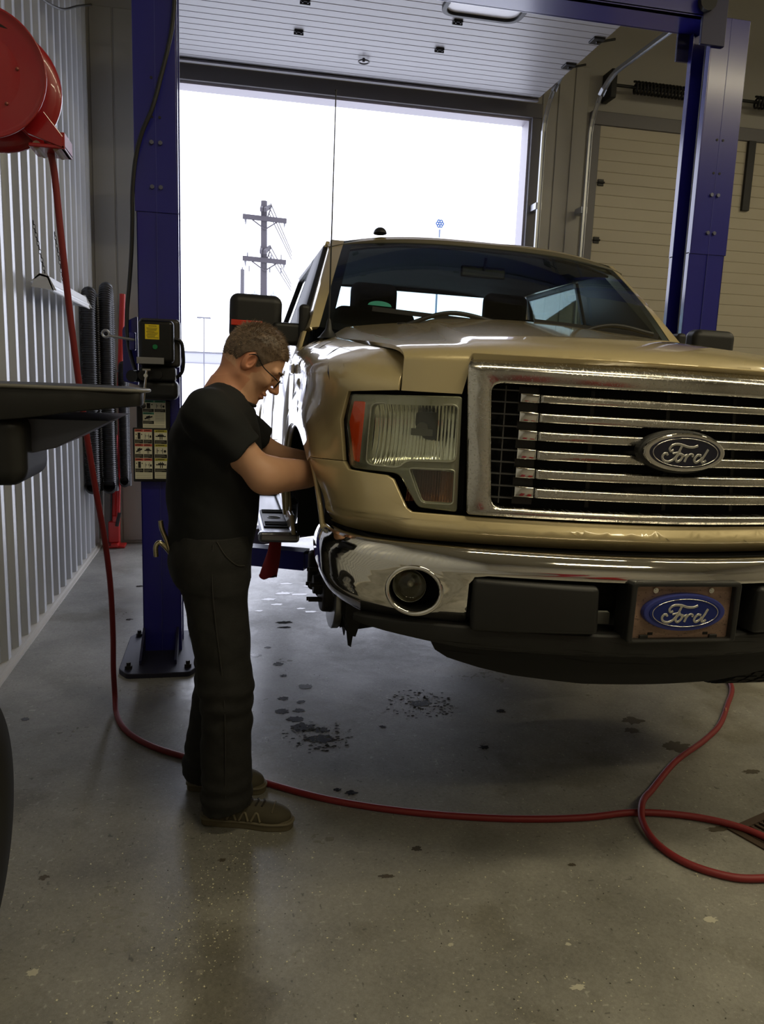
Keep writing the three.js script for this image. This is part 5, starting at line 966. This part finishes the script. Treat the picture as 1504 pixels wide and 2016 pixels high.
// ---------- hose reel and the red air hose ----------
const reelRed = M(srgb(150, 20, 27), 0.32, 0, { clearcoat: 0.5 });
{
  const r = thing('hose_reel', 'red hose reel fixed high on the ribbed wall', 'hose reel', [-0.80, 2.51, -3.0]);
  const disc = (R, hub) => lathe([[0.001, 0.012], [hub, 0.012], [hub + 0.004, 0.002], [R * 0.72, 0.0], [R * 0.9, 0.006], [R * 0.985, 0.020], [R, 0.026], [R, 0.034], [R * 0.97, 0.030], [R * 0.88, 0.016], [0.001, 0.004]], 56, 'y').rotateX(-Math.PI / 2);
  part('flange', disc(0.21, 0.125).rotateY(Math.PI).translate(0, 0, 0.02), reelRed, r);
  part('flange', disc(0.215, 0.1).translate(0, 0.02, -0.15), reelRed, r);
  part('drum', rod([0, 0.005, 0.01], [0, 0.005, -0.14], 0.10, 0.10, 32), reelRed, r);
  const wound = []; for (let L = 0; L < 2; L++) for (let i = 0; i < 6; i++) wound.push(new THREE.TorusGeometry(0.112 + L * 0.024, 0.0125, 8, 40).translate(0, 0.01, 0.0 - i * 0.025));
  const wp = part('wound_hose', wound, M(srgb(120, 26, 26), 0.6), r); wp.userData.kind = 'stuff';
  part('hub_seam', new THREE.TorusGeometry(0.142, 0.004, 8, 60).translate(0, 0, 0.028), M(srgb(40, 10, 10), 0.6), r);
  for (let i = 0; i < 6; i++) { const a = i / 6 * Math.PI * 2 + 0.2; part('rivet', new THREE.SphereGeometry(0.006, 10, 8).translate(Math.cos(a) * 0.118, Math.sin(a) * 0.118, 0.033), M(srgb(150, 90, 80), 0.4, 0.5), r); }
  part('slot', box(0.045, 0.014, 0.006, 0.045, 0.142, 0.014, 0.003).rotateZ(-0.2).translate(0, 0.02, 0.018), M(srgb(30, 8, 8), 0.7), r);
  // guide arm with roller mouth
  part('guide_arm', [extrude([[0.08, -0.12], [0.13, -0.165], [0.225, -0.195], [0.24, -0.20], [0.245, -0.165], [0.185, -0.09]], 0.012, 0.002).translate(0, 0, -0.02), extrude([[0.08, -0.12], [0.13, -0.165], [0.225, -0.195], [0.24, -0.20], [0.245, -0.165], [0.185, -0.09]], 0.012, 0.002).translate(0, 0, -0.15), bx(0.13, 0.25, -0.205, -0.192, -0.15, -0.01, 0.004), bx(0.235, 0.25, -0.205, -0.15, -0.15, -0.01, 0.003)], reelRed, r);
  part('guide_roller', [rod([0.155, -0.196, -0.02], [0.155, -0.196, -0.14], 0.014), rod([0.218, -0.196, -0.02], [0.218, -0.196, -0.14], 0.014)], M(srgb(170, 150, 130), 0.5), r);
  part('wall_mount', [bx(-0.315, -0.28, -0.22, 0.22, -0.16, 0.0, 0.006), bx(-0.30, 0.02, -0.03, 0.04, -0.175, -0.16, 0.004), bx(-0.30, 0.02, -0.03, 0.04, 0.030, 0.042, 0.004)], reelRed, r);
}
const hoseRed = M(srgb(124, 31, 33), 0.55);
single('air_hose', tube([[-0.66, 2.44, -3.06], [-0.628, 2.37, -3.08], [-0.612, 2.30, -3.09], [-0.607, 2.262, -3.1], [-0.593, 2.006, -3.13], [-0.575, 1.68, -3.18], [-0.552, 1.369, -3.23], [-0.525, 1.076, -3.29], [-0.502, 0.853, -3.34], [-0.492, 0.637, -3.40], [-0.494, 0.389, -3.46], [-0.503, 0.20, -3.51], [-0.505, 0.065, -3.55], [-0.49, 0.014, -3.47],
  [-0.419, 0.013, -3.267], [-0.299, 0.013, -3.111], [-0.129, 0.013, -2.979], [0.012, 0.013, -2.877], [0.11, 0.013, -2.79], [0.20, 0.013, -2.72], [0.381, 0.013, -2.601], [0.644, 0.013, -2.485], [0.998, 0.013, -2.389], [1.278, 0.013, -2.357], [1.483, 0.013, -2.362], [1.663, 0.013, -2.316], [1.794, 0.015, -2.235], [1.86, 0.016, -2.147], [1.88, 0.016, -2.03], [1.82, 0.014, -1.95], [1.706, 0.013, -1.945], [1.602, 0.013, -1.967], [1.496, 0.013, -2.057], [1.457, 0.014, -2.177], [1.47, 0.026, -2.29], [1.508, 0.038, -2.362], [1.56, 0.026, -2.43], [1.621, 0.014, -2.49], [1.863, 0.013, -2.702], [2.10, 0.013, -2.86], [2.269, 0.013, -2.992], [2.46, 0.013, -3.2], [2.645, 0.013, -3.425], [2.75, 0.013, -3.7]], 0.0125, 420, 10), hoseRed, 'long red air hose running from the wall reel across the floor in a loop', 'hose');
single('cable_tie', new THREE.TorusGeometry(0.016, 0.003, 6, 16).rotateY(1.0).translate(2.40, 0.016, -3.13), M(srgb(180, 120, 80), 0.6), 'small tan tie on the hose under the right side of the pickup', 'tie');
// ---------- things on the ribbed wall ----------
{
  const t = thing('shop_light', 'unlit twin tube shop light hanging on chains against the ribbed wall', 'lamp', [-1.03, 2.04, -5.45]);
  const tubeM = M(srgb(222, 224, 222), 0.3), shell = M(srgb(200, 200, 196), 0.4);
  part('reflector', extrude([[-0.06, -0.02], [-0.06, -0.014], [-0.025, 0.04], [0.025, 0.04], [0.07, -0.03], [0.067, -0.036], [0.02, 0.03], [-0.02, 0.03]], 1.22).translate(0, 0, -0.61).rotateZ(-0.25), shell, t);
  for (const x of [-0.015, 0.045]) part('tube', rod([x, -0.012 - x * 0.25, -0.59], [x, -0.012 - x * 0.25, 0.59], 0.014, 0.014, 12), tubeM, t);
  for (const z of [-0.61, 0.60]) part('end_plate', extrude([[-0.06, -0.03], [0.075, -0.045], [0.03, 0.045], [-0.03, 0.045]], 0.01).translate(0, 0, z), shell, t);
  for (const [z, l] of [[0.42, 0.32], [-0.12, 0.36]]) { const links = []; for (let i = 0; i < 14; i++) links.push(new THREE.TorusGeometry(0.010, 0.0022, 5, 10).scale(0.7, 1.3, 1).rotateY(i % 2 ? Math.PI / 2 : 0).translate(-0.02 - i * 0.004, 0.05 + i * l / 14, z + (z > 0 ? 0.03 : -0.02) * i / 14)); const ch = part('chain', links, darkSteel, t); ch.userData.kind = 'stuff'; }
}
single('wall_conduit', [rod([X0 + 0.025, 1.20, -4.0], [X0 + 0.025, 1.20, -5.35], 0.013), rod([X0 + 0.025, 1.20, -5.62], [X0 + 0.025, 1.20, -6.7], 0.013)], zinc, 'bare metal electrical conduit running along the ribbed wall', 'conduit');
{
  const o = thing('outlet_box', 'grey electrical outlet box on the ribbed wall below the shop light', 'outlet', [X0 + 0.03, 1.165, -5.48]);
  part('box', box(0.06, 0.115, 0.13, 0, 0, 0, 0.008), M(srgb(150, 152, 154), 0.4, 0.5), o);
  part('cover_plate', box(0.006, 0.12, 0.09, 0.033, 0, 0.0, 0.003), zinc, o);
  for (const y of [-0.025, 0.028]) part('socket', box(0.006, 0.03, 0.034, 0.037, y, 0, 0.006), M(srgb(40, 40, 42), 0.5), o);
}
{
  const o = thing('switch_box', 'pale capped switch box on the ribbed wall next to the black hoses', 'switch', [X0 + 0.04, 1.16, -6.86]);
  part('box', box(0.07, 0.10, 0.14, 0, 0.03, 0.0, 0.008), M(srgb(160, 160, 158), 0.4, 0.4), o);
  part('cap', box(0.055, 0.17, 0.075, 0.03, -0.02, -0.12, 0.026, 4), M(srgb(226, 226, 200), 0.45), o);
  part('lead', tube([[0.03, -0.1, -0.12], [0.03, -0.35, -0.12], [0.02, -0.9, -0.12], [0.0, -1.12, -0.12]], 0.006, 30, 6), M(srgb(190, 188, 180), 0.5), o);
}
{
  const o = thing('low_outlet', 'small grey outlet box low on the back wall beside the red jack', 'outlet', [-1.02, 0.55, -7.2]);
  part('box', box(0.075, 0.12, 0.05, 0, 0, 0, 0.006), M(srgb(150, 152, 156), 0.4, 0.4), o);
  part('cover', box(0.06, 0.1, 0.008, 0, 0, 0.028, 0.003), zinc, o);
  part('riser', rod([-0.0, 0.06, 0], [-0.0, 0.55, 0], 0.012), zinc, o);
}
// corrugated black exhaust hoses in the corner
function ribbed(pts, r, amp, pitch) {
  const c = new THREE.CatmullRomCurve3(pts.map(p => V3(...p)), false, 'centripetal'), L = c.getLength(), n = Math.round(L / pitch * 4), g = new THREE.TubeGeometry(c, n, r, 12, false), p = g.attributes.position, P = V3();
  for (let i = 0; i <= n; i++) { const ctr = c.getPointAt(i / n), k = 1 + amp / r * (i % 4 < 2 ? 1 : -1) * 0.5; for (let j = 0; j <= 12; j++) { const q = i * 13 + j; P.fromBufferAttribute(p, q).sub(ctr).multiplyScalar(k).add(ctr); p.setXYZ(q, P.x, P.y, P.z); } }
  g.computeVertexNormals(); return g;
}
{
  const hm = M(srgb(44, 44, 46), 0.42);
  const sets = [[-1.05, -6.52, 2.14, 0.62, 0.052, 'leftmost black corrugated exhaust hose hanging in the corner'], [-0.942, -6.66, 2.20, 0.60, 0.049, 'middle black corrugated exhaust hose hanging in the corner, looped highest'], [-0.842, -6.82, 1.60, 0.62, 0.036, 'thinner black corrugated hose hanging nearest the lift post']];
  sets.forEach(([x, z, top, bot, r, label]) => {
    const t = thing('exhaust_hose', label, 'hose', [x, bot, z], 0, 'exhaust hoses in the corner');
    const a = [[0.0, 0.02, 0.10], [0.0, 0.0, 0.05], [0.0, 0.2, 0.06], [0.0, (top - bot) * 0.6, 0.07], [0, top - bot - 0.1, 0.06], [0, top - bot, 0.0], [0, top - bot - 0.1, -0.06], [0, (top - bot) * 0.6, -0.07], [0.0, 0.35, -0.06], [0.005, 0.06, -0.06]];
    part('hose', ribbed(a, r, r * 0.16, r * 0.34), hm, t);
    part('cuff', rod([0.005, 0.07, -0.06], [0.005, -0.04, -0.06], r * 1.1), blackPlastic, t);
    part('hook', [rod([0, top - bot - r, 0], [0, top - bot - r, -0.05], 0.012), bar([0, top - bot - r - 0.01, 0.0], [X0 - x, top - bot - r - 0.01, 0.0], 0.02, 0.02)], zinc, t);
  });
}
{
  const j = thing('red_jack', 'tall red hydraulic jack with a long red handle standing in the back corner', 'jack', [-0.965, 0, -7.06]);
  const rm = M(srgb(196, 34, 30), 0.4, 0, { clearcoat: 0.3 });
  part('foot', [box(0.17, 0.02, 0.15, 0.0, 0.012, 0, 0.006), box(0.06, 0.03, 0.2, 0, 0.03, 0.0, 0.006)], rm, j);
  part('body', [box(0.095, 0.19, 0.09, -0.01, 0.14, 0, 0.012), box(0.06, 0.06, 0.1, 0.01, 0.26, 0, 0.01)], rm, j);
  part('pump_socket', rod([0.02, 0.2, 0.06], [0.045, 0.32, 0.06], 0.016), M(srgb(40, 36, 34), 0.5), j);
  part('ram', [rod([-0.01, 0.24, 0], [0.0, 0.7, 0], 0.034), rod([0.0, 0.7, 0], [0.012, 1.0, 0], 0.025)], rm, j);
  part('handle', [rod([0.03, 0.28, 0.05], [0.10, 2.12, 0.0], 0.018), rod([0.06, 1.3, 0.03], [0.10, 2.20, 0.0], 0.024)], rm, j);
  part('rod', rod([-0.03, 0.25, 0.05], [-0.015, 0.62, 0.05], 0.008), M(srgb(60, 60, 60), 0.4, 0.6), j);
}
// ---------- dark machine and removed wheel at the left edge ----------
{
  const m = thing('wheel_balancer', 'black machine with an overhanging lipped top at the left edge of the picture', 'machine', [-0.86, 0, -2.35]);
  const P = g => (Array.isArray(g) ? merged(g) : g).translate(0.86, 0, 2.35);
  const blk = M(srgb(20, 20, 19), 0.5), lipM = M(srgb(112, 110, 104), 0.5);
  const top = roundPoly([[-1.06, 2.02], [-0.56, 2.045], [-0.36, 2.075], [-0.222, 2.11], [-0.217, 2.20], [-0.32, 2.55], [-0.5, 2.72], [-1.06, 2.75]], [0.01, 0.2, 0.2, 0.02, 0.05, 0.1, 0.1, 0.01], 5);
  { const tg = clean(extrude(top, 0.075, 0.006).rotateX(-Math.PI / 2).translate(0, 1.425, 0)), tp = tg.attributes.position; for (let i = 0; i < tp.count; i++) if (tp.getY(i) < 1.46) tp.setY(i, tp.getY(i) + 0.042 * sstep(-0.60, -0.21, tp.getX(i))); part('top_tray', P(toCreasedNormals(tg, 0.5)), blk, m); }
  part('tray_lip', P(tube([[-1.05, 1.506, -2.02], [-0.80, 1.506, -2.033], [-0.56, 1.506, -2.045], [-0.36, 1.504, -2.075], [-0.230, 1.502, -2.105], [-0.214, 1.501, -2.14], [-0.21, 1.501, -2.25], [-0.32, 1.501, -2.55]], 0.005, 80, 6)), lipM, m);
  part('tray_underside_lit', P(extrude([[-1.06, 1.33], [-0.50, 1.33], [-0.44, 1.345], [-0.30, 1.42], [-1.06, 1.425]], 0.40, 0.004).translate(0, 0, -2.56)), M(srgb(70, 72, 84), 0.35), m);  // blue-grey colour puts the doorway light onto the black underside
  part('motor_housing', P(box(0.52, 0.19, 0.30, -0.76, 1.345, -2.22, 0.045, 4)), blk, m);
  part('cabinet', P(box(0.26, 1.34, 0.36, -0.955, 0.67, -2.50, 0.03, 3)), blk, m);
}
{
  const w = thing('removed_wheel', 'removed alloy wheel standing on the floor at the left edge', 'wheel', [-0.735, 0.39, -1.90], 0);
  w.scale.setScalar(0.95); wheelInto(w);
}
// ---------- pliers, rag ----------
{
  const p = thing('locking_pliers', 'chrome locking pliers stuck in the back pocket of the jeans', 'pliers', [-0.185, 0.93, -2.59]);
  const P = g => (Array.isArray(g) ? merged(g) : g).translate(0.185, -0.93, 2.59);
  const pm = M(srgb(205, 196, 160), 0.2, 0.95);
  part('handle', P([tube([[-0.210, 1.072, -2.57], [-0.206, 1.045, -2.57], [-0.193, 1.01, -2.57], [-0.180, 0.965, -2.57], [-0.172, 0.92, -2.57]], 0.008, 30, 8)]), pm, p);
  part('jaw', P([tube([[-0.226, 0.950, -2.575], [-0.226, 0.985, -2.575], [-0.216, 0.998, -2.575], [-0.198, 0.985, -2.575], [-0.176, 0.955, -2.575]], 0.008, 30, 8)]), pm, p);
  part('handle', P([tube([[-0.148, 1.005, -2.565], [-0.152, 0.975, -2.565], [-0.160, 0.93, -2.565], [-0.168, 0.90, -2.57]], 0.008, 30, 8)]), pm, p);
  part('adjusting_screw', P([rod([-0.150, 0.99, -2.565], [-0.146, 1.03, -2.565], 0.006), rod([-0.147, 1.022, -2.565], [-0.1455, 1.034, -2.565], 0.0095)]), chrome, p);
}
{
  const g = grid((u, v) => { const a = u * Math.PI * 2, k = lerp(0.62, 1, v) * (1 + 0.12 * Math.sin(a * 3 + v * 4)); const cx = lerp(0.235, 0.203, v), cy = lerp(0.79, 0.605, v) ; return [cx + Math.cos(a) * 0.042 * k, cy + (v > 0.98 ? 0.012 * Math.sin(a * 2) : 0), -3.62 + Math.sin(a) * 0.03 * k]; }, 40, 20);
  single('red_rag', [g, grid((u, v) => { const a = u * Math.PI * 2, k = (1 + 0.12 * Math.sin(a * 3 + 4)) * (1 - v); return [0.203 + Math.cos(a) * 0.042 * k, 0.605, -3.62 + Math.sin(a) * 0.03 * k]; }, 40, 4), grid((u, v) => { const a = u * Math.PI, x = 0.235 + (v - 0.5) * 0.05; return [x + 0.02 * Math.sin(a), 0.79 + 0.03 * Math.sin(a), -3.62 + Math.cos(a) * 0.05]; }, 16, 6)], M(srgb(150, 34, 40), 0.8), 'dark red shop rag hanging from the running board', 'rag');
}
// ---------- floor drain, stains, grit ----------
{
  const d = thing('floor_drain', 'rusty slotted floor drain under the looped hose at the right edge', 'drain', [DRAIN[0], 0, DRAIN[1]], DRAIN[2]);
  const rust = M(srgb(60, 44, 30), 0.8);
  part('frame', [bx(-0.15, 0.15, 0.0, 0.006, -0.13, -0.10), bx(-0.15, 0.15, 0.0, 0.006, 0.10, 0.13), bx(-0.15, -0.12, 0, 0.006, -0.1, 0.1), bx(0.12, 0.15, 0, 0.006, -0.1, 0.1)], rust, d);
  part('well', [bx(-0.12, 0.12, -0.6, -0.59, -0.1, 0.1), bx(-0.13, -0.12, -0.6, -0.002, -0.1, 0.1), bx(0.12, 0.13, -0.6, -0.002, -0.1, 0.1), bx(-0.13, 0.13, -0.6, -0.002, -0.11, -0.1), bx(-0.13, 0.13, -0.6, -0.002, 0.1, 0.11)], M(srgb(96, 90, 80), 0.9), d);
  for (let i = 0; i < 9; i++) part('grate_bar', box(0.012, 0.02, 0.2, -0.108 + i * 0.027, -0.005, 0, 0.001), rust, d);
}
function blob(x, z, r, squash, n = 26, rough = 0.35, sd = 1) {
  const pts = []; for (let i = 0; i < n; i++) { const a = i / n * Math.PI * 2, k = r * (1 - rough / 2 + rough * vnoise(i * 0.7 + sd * 9.1, sd * 3.7, 4096, 5) + rough * 0.5 * (hash2(i, sd, 9) - 0.5)); pts.push([x + Math.cos(a) * k, -(z + Math.sin(a) * k * squash)]); }
  return new THREE.ShapeGeometry(shapeOf(pts)).rotateX(-Math.PI / 2);
}
{
  const oil = M(srgb(26, 25, 26), 0.22), stain = M(srgb(92, 90, 84), 0.4), wet = M(srgb(96, 96, 96), 0.04), chip = M(srgb(190, 186, 168), 0.7), mud = M(srgb(74, 67, 54), 0.6);
  const put = (name, list, mat, label) => list.forEach(([x, z, r, q], i) => { const m = part(name, blob(x, z, r, q ?? 0.8, 30, 0.7, i + name.length * 7).translate(0, 0.0008 + i * 0.00002, 0), mat, floor); });
  put('oil_spot', [[0.345, -3.24, 0.05], [0.40, -3.12, 0.06, 0.6], [0.315, -3.33, 0.035], [0.42, -3.20, 0.03], [0.165, -4.18, 0.03], [0.285, -4.03, 0.03], [0.40, -3.70, 0.035], [0.28, -3.57, 0.025], [0.26, -3.42, 0.03], [0.34, -3.42, 0.025], [0.36, -3.52, 0.02], [0.30, -3.86, 0.02], [0.24, -4.3, 0.018], [0.94, -3.43, 0.045], [0.47, -2.66, 0.022], [0.42, -2.69, 0.014], [1.05, -4.76, 0.03], [1.30, -3.3, 0.02], [0.7, -3.2, 0.015], [1.1, -2.95, 0.02], [-0.88, -3.47, 0.02], [-0.6, -4.9, 0.02], [-0.62, -5.7, 0.025]], oil);
  put('dirt_patch', [[1.90, -3.12, 0.05], [1.96, -2.85, 0.06], [1.84, -3.02, 0.035], [0.63, -2.28, 0.016], [0.5, -2.15, 0.025, 0.4], [-0.01, -2.31, 0.011], [0.2, -1.4, 0.02], [-0.55, -2.3, 0.015], [1.75, -2.24, 0.05, 0.3], [2.15, -2.6, 0.04, 0.4], [1.12, -2.12, 0.010]], mud);
  put('worn_chip', [[0.91, -1.63, 0.02, 0.5], [1.42, -1.81, 0.02, 0.6], [0.95, -1.78, 0.008], [0.62, -1.83, 0.008], [-0.49, -1.9, 0.016]], chip);
  put('puddle', [[0.42, -5.44, 0.06, 0.5], [0.30, -5.29, 0.05, 0.5], [0.53, -5.40, 0.06, 0.4], [0.35, -5.16, 0.04, 0.5], [0.37, -4.76, 0.05, 0.5], [0.36, -4.66, 0.035, 0.5], [0.56, -4.97, 0.04, 0.5], [0.45, -5.7, 0.05, 0.4], [0.62, -5.62, 0.05, 0.4], [0.22, -5.02, 0.03, 0.5], [0.5, -5.05, 0.03, 0.5]], wet);
  const beads = []; for (let i = 0; i < 260; i++) { const c = i % 2 ? [0.94, -3.43, 0.13] : [0.40, -3.14, 0.12], a = rnd() * 6.28, r = c[2] * (0.4 + 0.9 * rnd()); beads.push(blob(c[0] + Math.cos(a) * r * 1.1, c[1] + Math.sin(a) * r, rr(0.003, 0.010), 0.6, 8, 0.4, i).translate(0, 0.0012, 0)); }
  const bd = part('water_beads', beads, wet, floor); bd.userData.kind = 'stuff';
  // grit
  const flakeG = new THREE.TetrahedronGeometry(1, 0).scale(1, 0.35, 0.8);
  const mk = (name, n, col, place, smin_, smax_, lab) => { const im = new THREE.InstancedMesh(flakeG, M(col, 0.7), n); const mt = new THREE.Matrix4(), q = new THREE.Quaternion(); for (let i = 0; i < n; i++) { const [x, z] = place(i), s = lerp(smin_, smax_, rnd() ** 2.5); q.setFromEuler(new THREE.Euler(0, rnd() * 6.28, 0)); mt.compose(V3(x, s * 0.2, z), q, V3(s, s, s)); im.setMatrixAt(i, mt); } im.name = name; im.castShadow = im.receiveShadow = true; im.userData = { kind: 'stuff', label: lab, category: 'grit' }; scene.add(im); };
  const gauss = () => (rnd() + rnd() + rnd() - 1.5);
  const clusters = [[-0.02, -2.15, 0.22], [-0.2, -1.75, 0.16], [0.05, -2.35, 0.2], [-0.1, -1.95, 0.15], [0.5, -1.8, 0.5], [-0.4, -2.3, 0.4], [1.1, -1.7, 0.5], [0.4, -3.15, 0.1], [0.93, -3.43, 0.14], [0.1, -1.5, 0.6]];
  mk('pale_grit', 2600, srgb(214, 208, 178), i => { if (i % 3 === 0) return [rr(-0.9, 2.0), rr(-3.4, -1.15)]; const c = clusters[i % clusters.length]; return [c[0] + gauss() * c[2], c[1] + gauss() * c[2]]; }, 0.0012, 0.0048, 'pale crumbs of grit scattered over the floor in front');
  mk('dark_grit', 900, srgb(46, 42, 34), i => { const c = clusters[i % clusters.length]; return i % 2 ? [rr(-0.9, 2.2), rr(-4.5, -1.15)] : [c[0] + gauss() * c[2], c[1] + gauss() * c[2]]; }, 0.001, 0.004, 'dark crumbs of dirt scattered over the floor');
}
// ---------- red tool chests behind the camera (seen only as reflections in the chrome) ----------
[[0.6, 'left one of the two red tool chests behind the camera'], [2.6, 'right one of the two red tool chests behind the camera']].forEach(([x, label]) => {
  const c = thing('tool_chest', label, 'tool chest', [x, 0, 4.6], 0, 'red tool chests');
  part('cabinet', box(1.1, 1.2, 0.5, 0, 0.72, 0.2, 0.02), reelRed, c);
  for (let i = 0; i < 5; i++) part('drawer', [box(1.02, 0.19, 0.02, 0, 0.26 + i * 0.22, -0.055, 0.006), box(0.9, 0.018, 0.02, 0, 0.335 + i * 0.22, -0.07, 0.006)], M(srgb(150, 22, 26), 0.35), c);
  for (const sx of [-0.45, 0.45]) for (const sz of [0.0, 0.38]) part('caster', rod([sx - 0.02, 0.06, sz], [sx + 0.02, 0.06, sz], 0.06), blackPlastic, c);
});
// ---------- outside ----------
{
  const wood = M(srgb(62, 58, 62), 0.9), metal = M(srgb(90, 90, 96), 0.6);
  const u = thing('utility_pole', 'tall utility pole with four crossarms beyond the open door', 'utility pole', [2.1, -0.02, -45]);
  part('pole', rod([0, 0, 0], [-0.06, 11.1, 0], 0.22, 0.17, 14), wood, u);
  for (const y of [10.12, 7.92]) { const a = part('crossarm', bar([-1.22, y + 0.06, 0.2], [1.17, y - 0.02, 0.2], 0.16, 0.25), wood, u);
    for (const s of [-1, 1]) { part('brace', rod([s * 0.70, y - 0.08, 0.2], [0, y - 0.55, 0.26], 0.04, 0.04, 6), wood, u); part('insulator', rod([s * 1.07, y - 0.05, 0.16], [s * 1.05, y - 0.36, 0.16], 0.07, 0.02, 8), metal, u); } }
  for (const y of [10.75, 8.55]) for (const s of [-1, 1]) part('crossarm', bar([s * 0.10 - 0.15, y - 0.30, 1.0], [s * 0.22 + 0.12, y + 0.30, -1.0], 0.14, 0.2), wood, u);
  for (const y of [10.75, 8.55]) for (const s of [-1, 1]) part('brace', rod([s * 0.26, y - 0.15, 0.3], [s * 0.1, y - 0.6, 0.1], 0.035, 0.035, 6), wood, u);
  for (const [y, k] of [[11.0, 0], [10.75, 1], [10.5, 2], [8.75, 0], [8.52, 1], [8.28, 2]]) part('line', rod([0.3 - k * 0.05, y, 0], [2.6, y - 0.35, -14], 0.03, 0.03, 5), wood, u);
  for (const [x, y] of [[-0.95, 8.3], [0.35, 8.25], [0.9, 8.3], [-0.85, 7.6], [0.28, 7.6], [0.9, 7.6]]) part('pin', rod([x, y, 0.16], [x, y - 0.3, 0.16], 0.035, 0.035, 5), metal, u);
  for (const x of [-0.55, 0.5]) part('transformer', [rod([x, 5.4, 0.1], [x, 6.15, 0.1], 0.17, 0.17, 16), rod([x, 6.15, 0.1], [x, 6.35, 0.1], 0.05, 0.03, 8)], M(srgb(150, 152, 156), 0.5), u);
}
{
  const u = thing('short_pole', 'plain shorter pole standing left of the tall utility pole', 'pole', [0.98, -0.02, -50]);
  part('shaft', rod([0, 0, 0], [0, 8.05, 0], 0.14, 0.12, 12), M(srgb(78, 76, 80), 0.9), u); part('cap', rod([0, 8.05, 0], [0, 8.2, 0], 0.06, 0.03, 8), M(srgb(110, 108, 112), 0.8), u);
}
[[-1.62, -60, 5.72, 'thin double-arm yard lamp to the left beyond the lift post'], [0.75, -62, 5.68, 'thin double-arm yard lamp half hidden by the truck mirror']].forEach(([x, z, h, label]) => {
  const u = thing('yard_lamp', label, 'street lamp', [x, -0.02, z], 0, 'yard lamps outside'); const m = M(srgb(90, 90, 98), 0.5);
  part('post', rod([0, 0, 0], [0, h, 0], 0.05, 0.04, 8), m, u); part('arm', box(1.0, 0.10, 0.12, 0, h, 0, 0.01), m, u);
  for (const s of [-1, 1]) part('head', box(0.3, 0.09, 0.2, s * 0.36, h - 0.02, 0, 0.02), m, u);
});
{
  const b = thing('far_building', 'long low white building outside beyond the open door', 'building', [-10, -0.02, -75]);
  part('wall', bx(-40, 15.5, 0, 3.3, -8, 0), M(srgb(240, 240, 240), 0.7), b); part('roof_band', bx(-40.2, 15.7, 2.62, 3.55, 0, 0.3), M(srgb(150, 150, 158), 0.6), b);
  part('roof_edge', bx(-40.2, 15.7, 3.52, 3.66, -8.2, 0.36), M(srgb(96, 96, 103), 0.6), b); part('gutter', bx(-40.2, 15.7, 2.56, 2.64, 0, 0.36), M(srgb(116, 116, 124), 0.6), b);
}
{
  const s = thing('round_sign', 'small round blue sign on a tall mast far outside above the truck roof', 'sign', [32.26, -0.02, -120]);
  part('mast', rod([0, 0, 0], [0, 24.9, 0], 0.16, 0.14, 10), M(srgb(90, 100, 120), 0.6), s);
  const bl = M(srgb(14, 58, 112), 0.6);
  for (let i = 0; i < 6; i++) { const a = i / 6 * Math.PI * 2; part('petal', new THREE.TorusGeometry(0.2, 0.10, 8, 16).translate(Math.cos(a) * 0.38, 25.78 + Math.sin(a) * 0.38, 0), bl, s); }
  part('petal', new THREE.TorusGeometry(0.2, 0.10, 8, 16).translate(0, 25.78, 0), bl, s);
}
renderer.render(scene, camera);
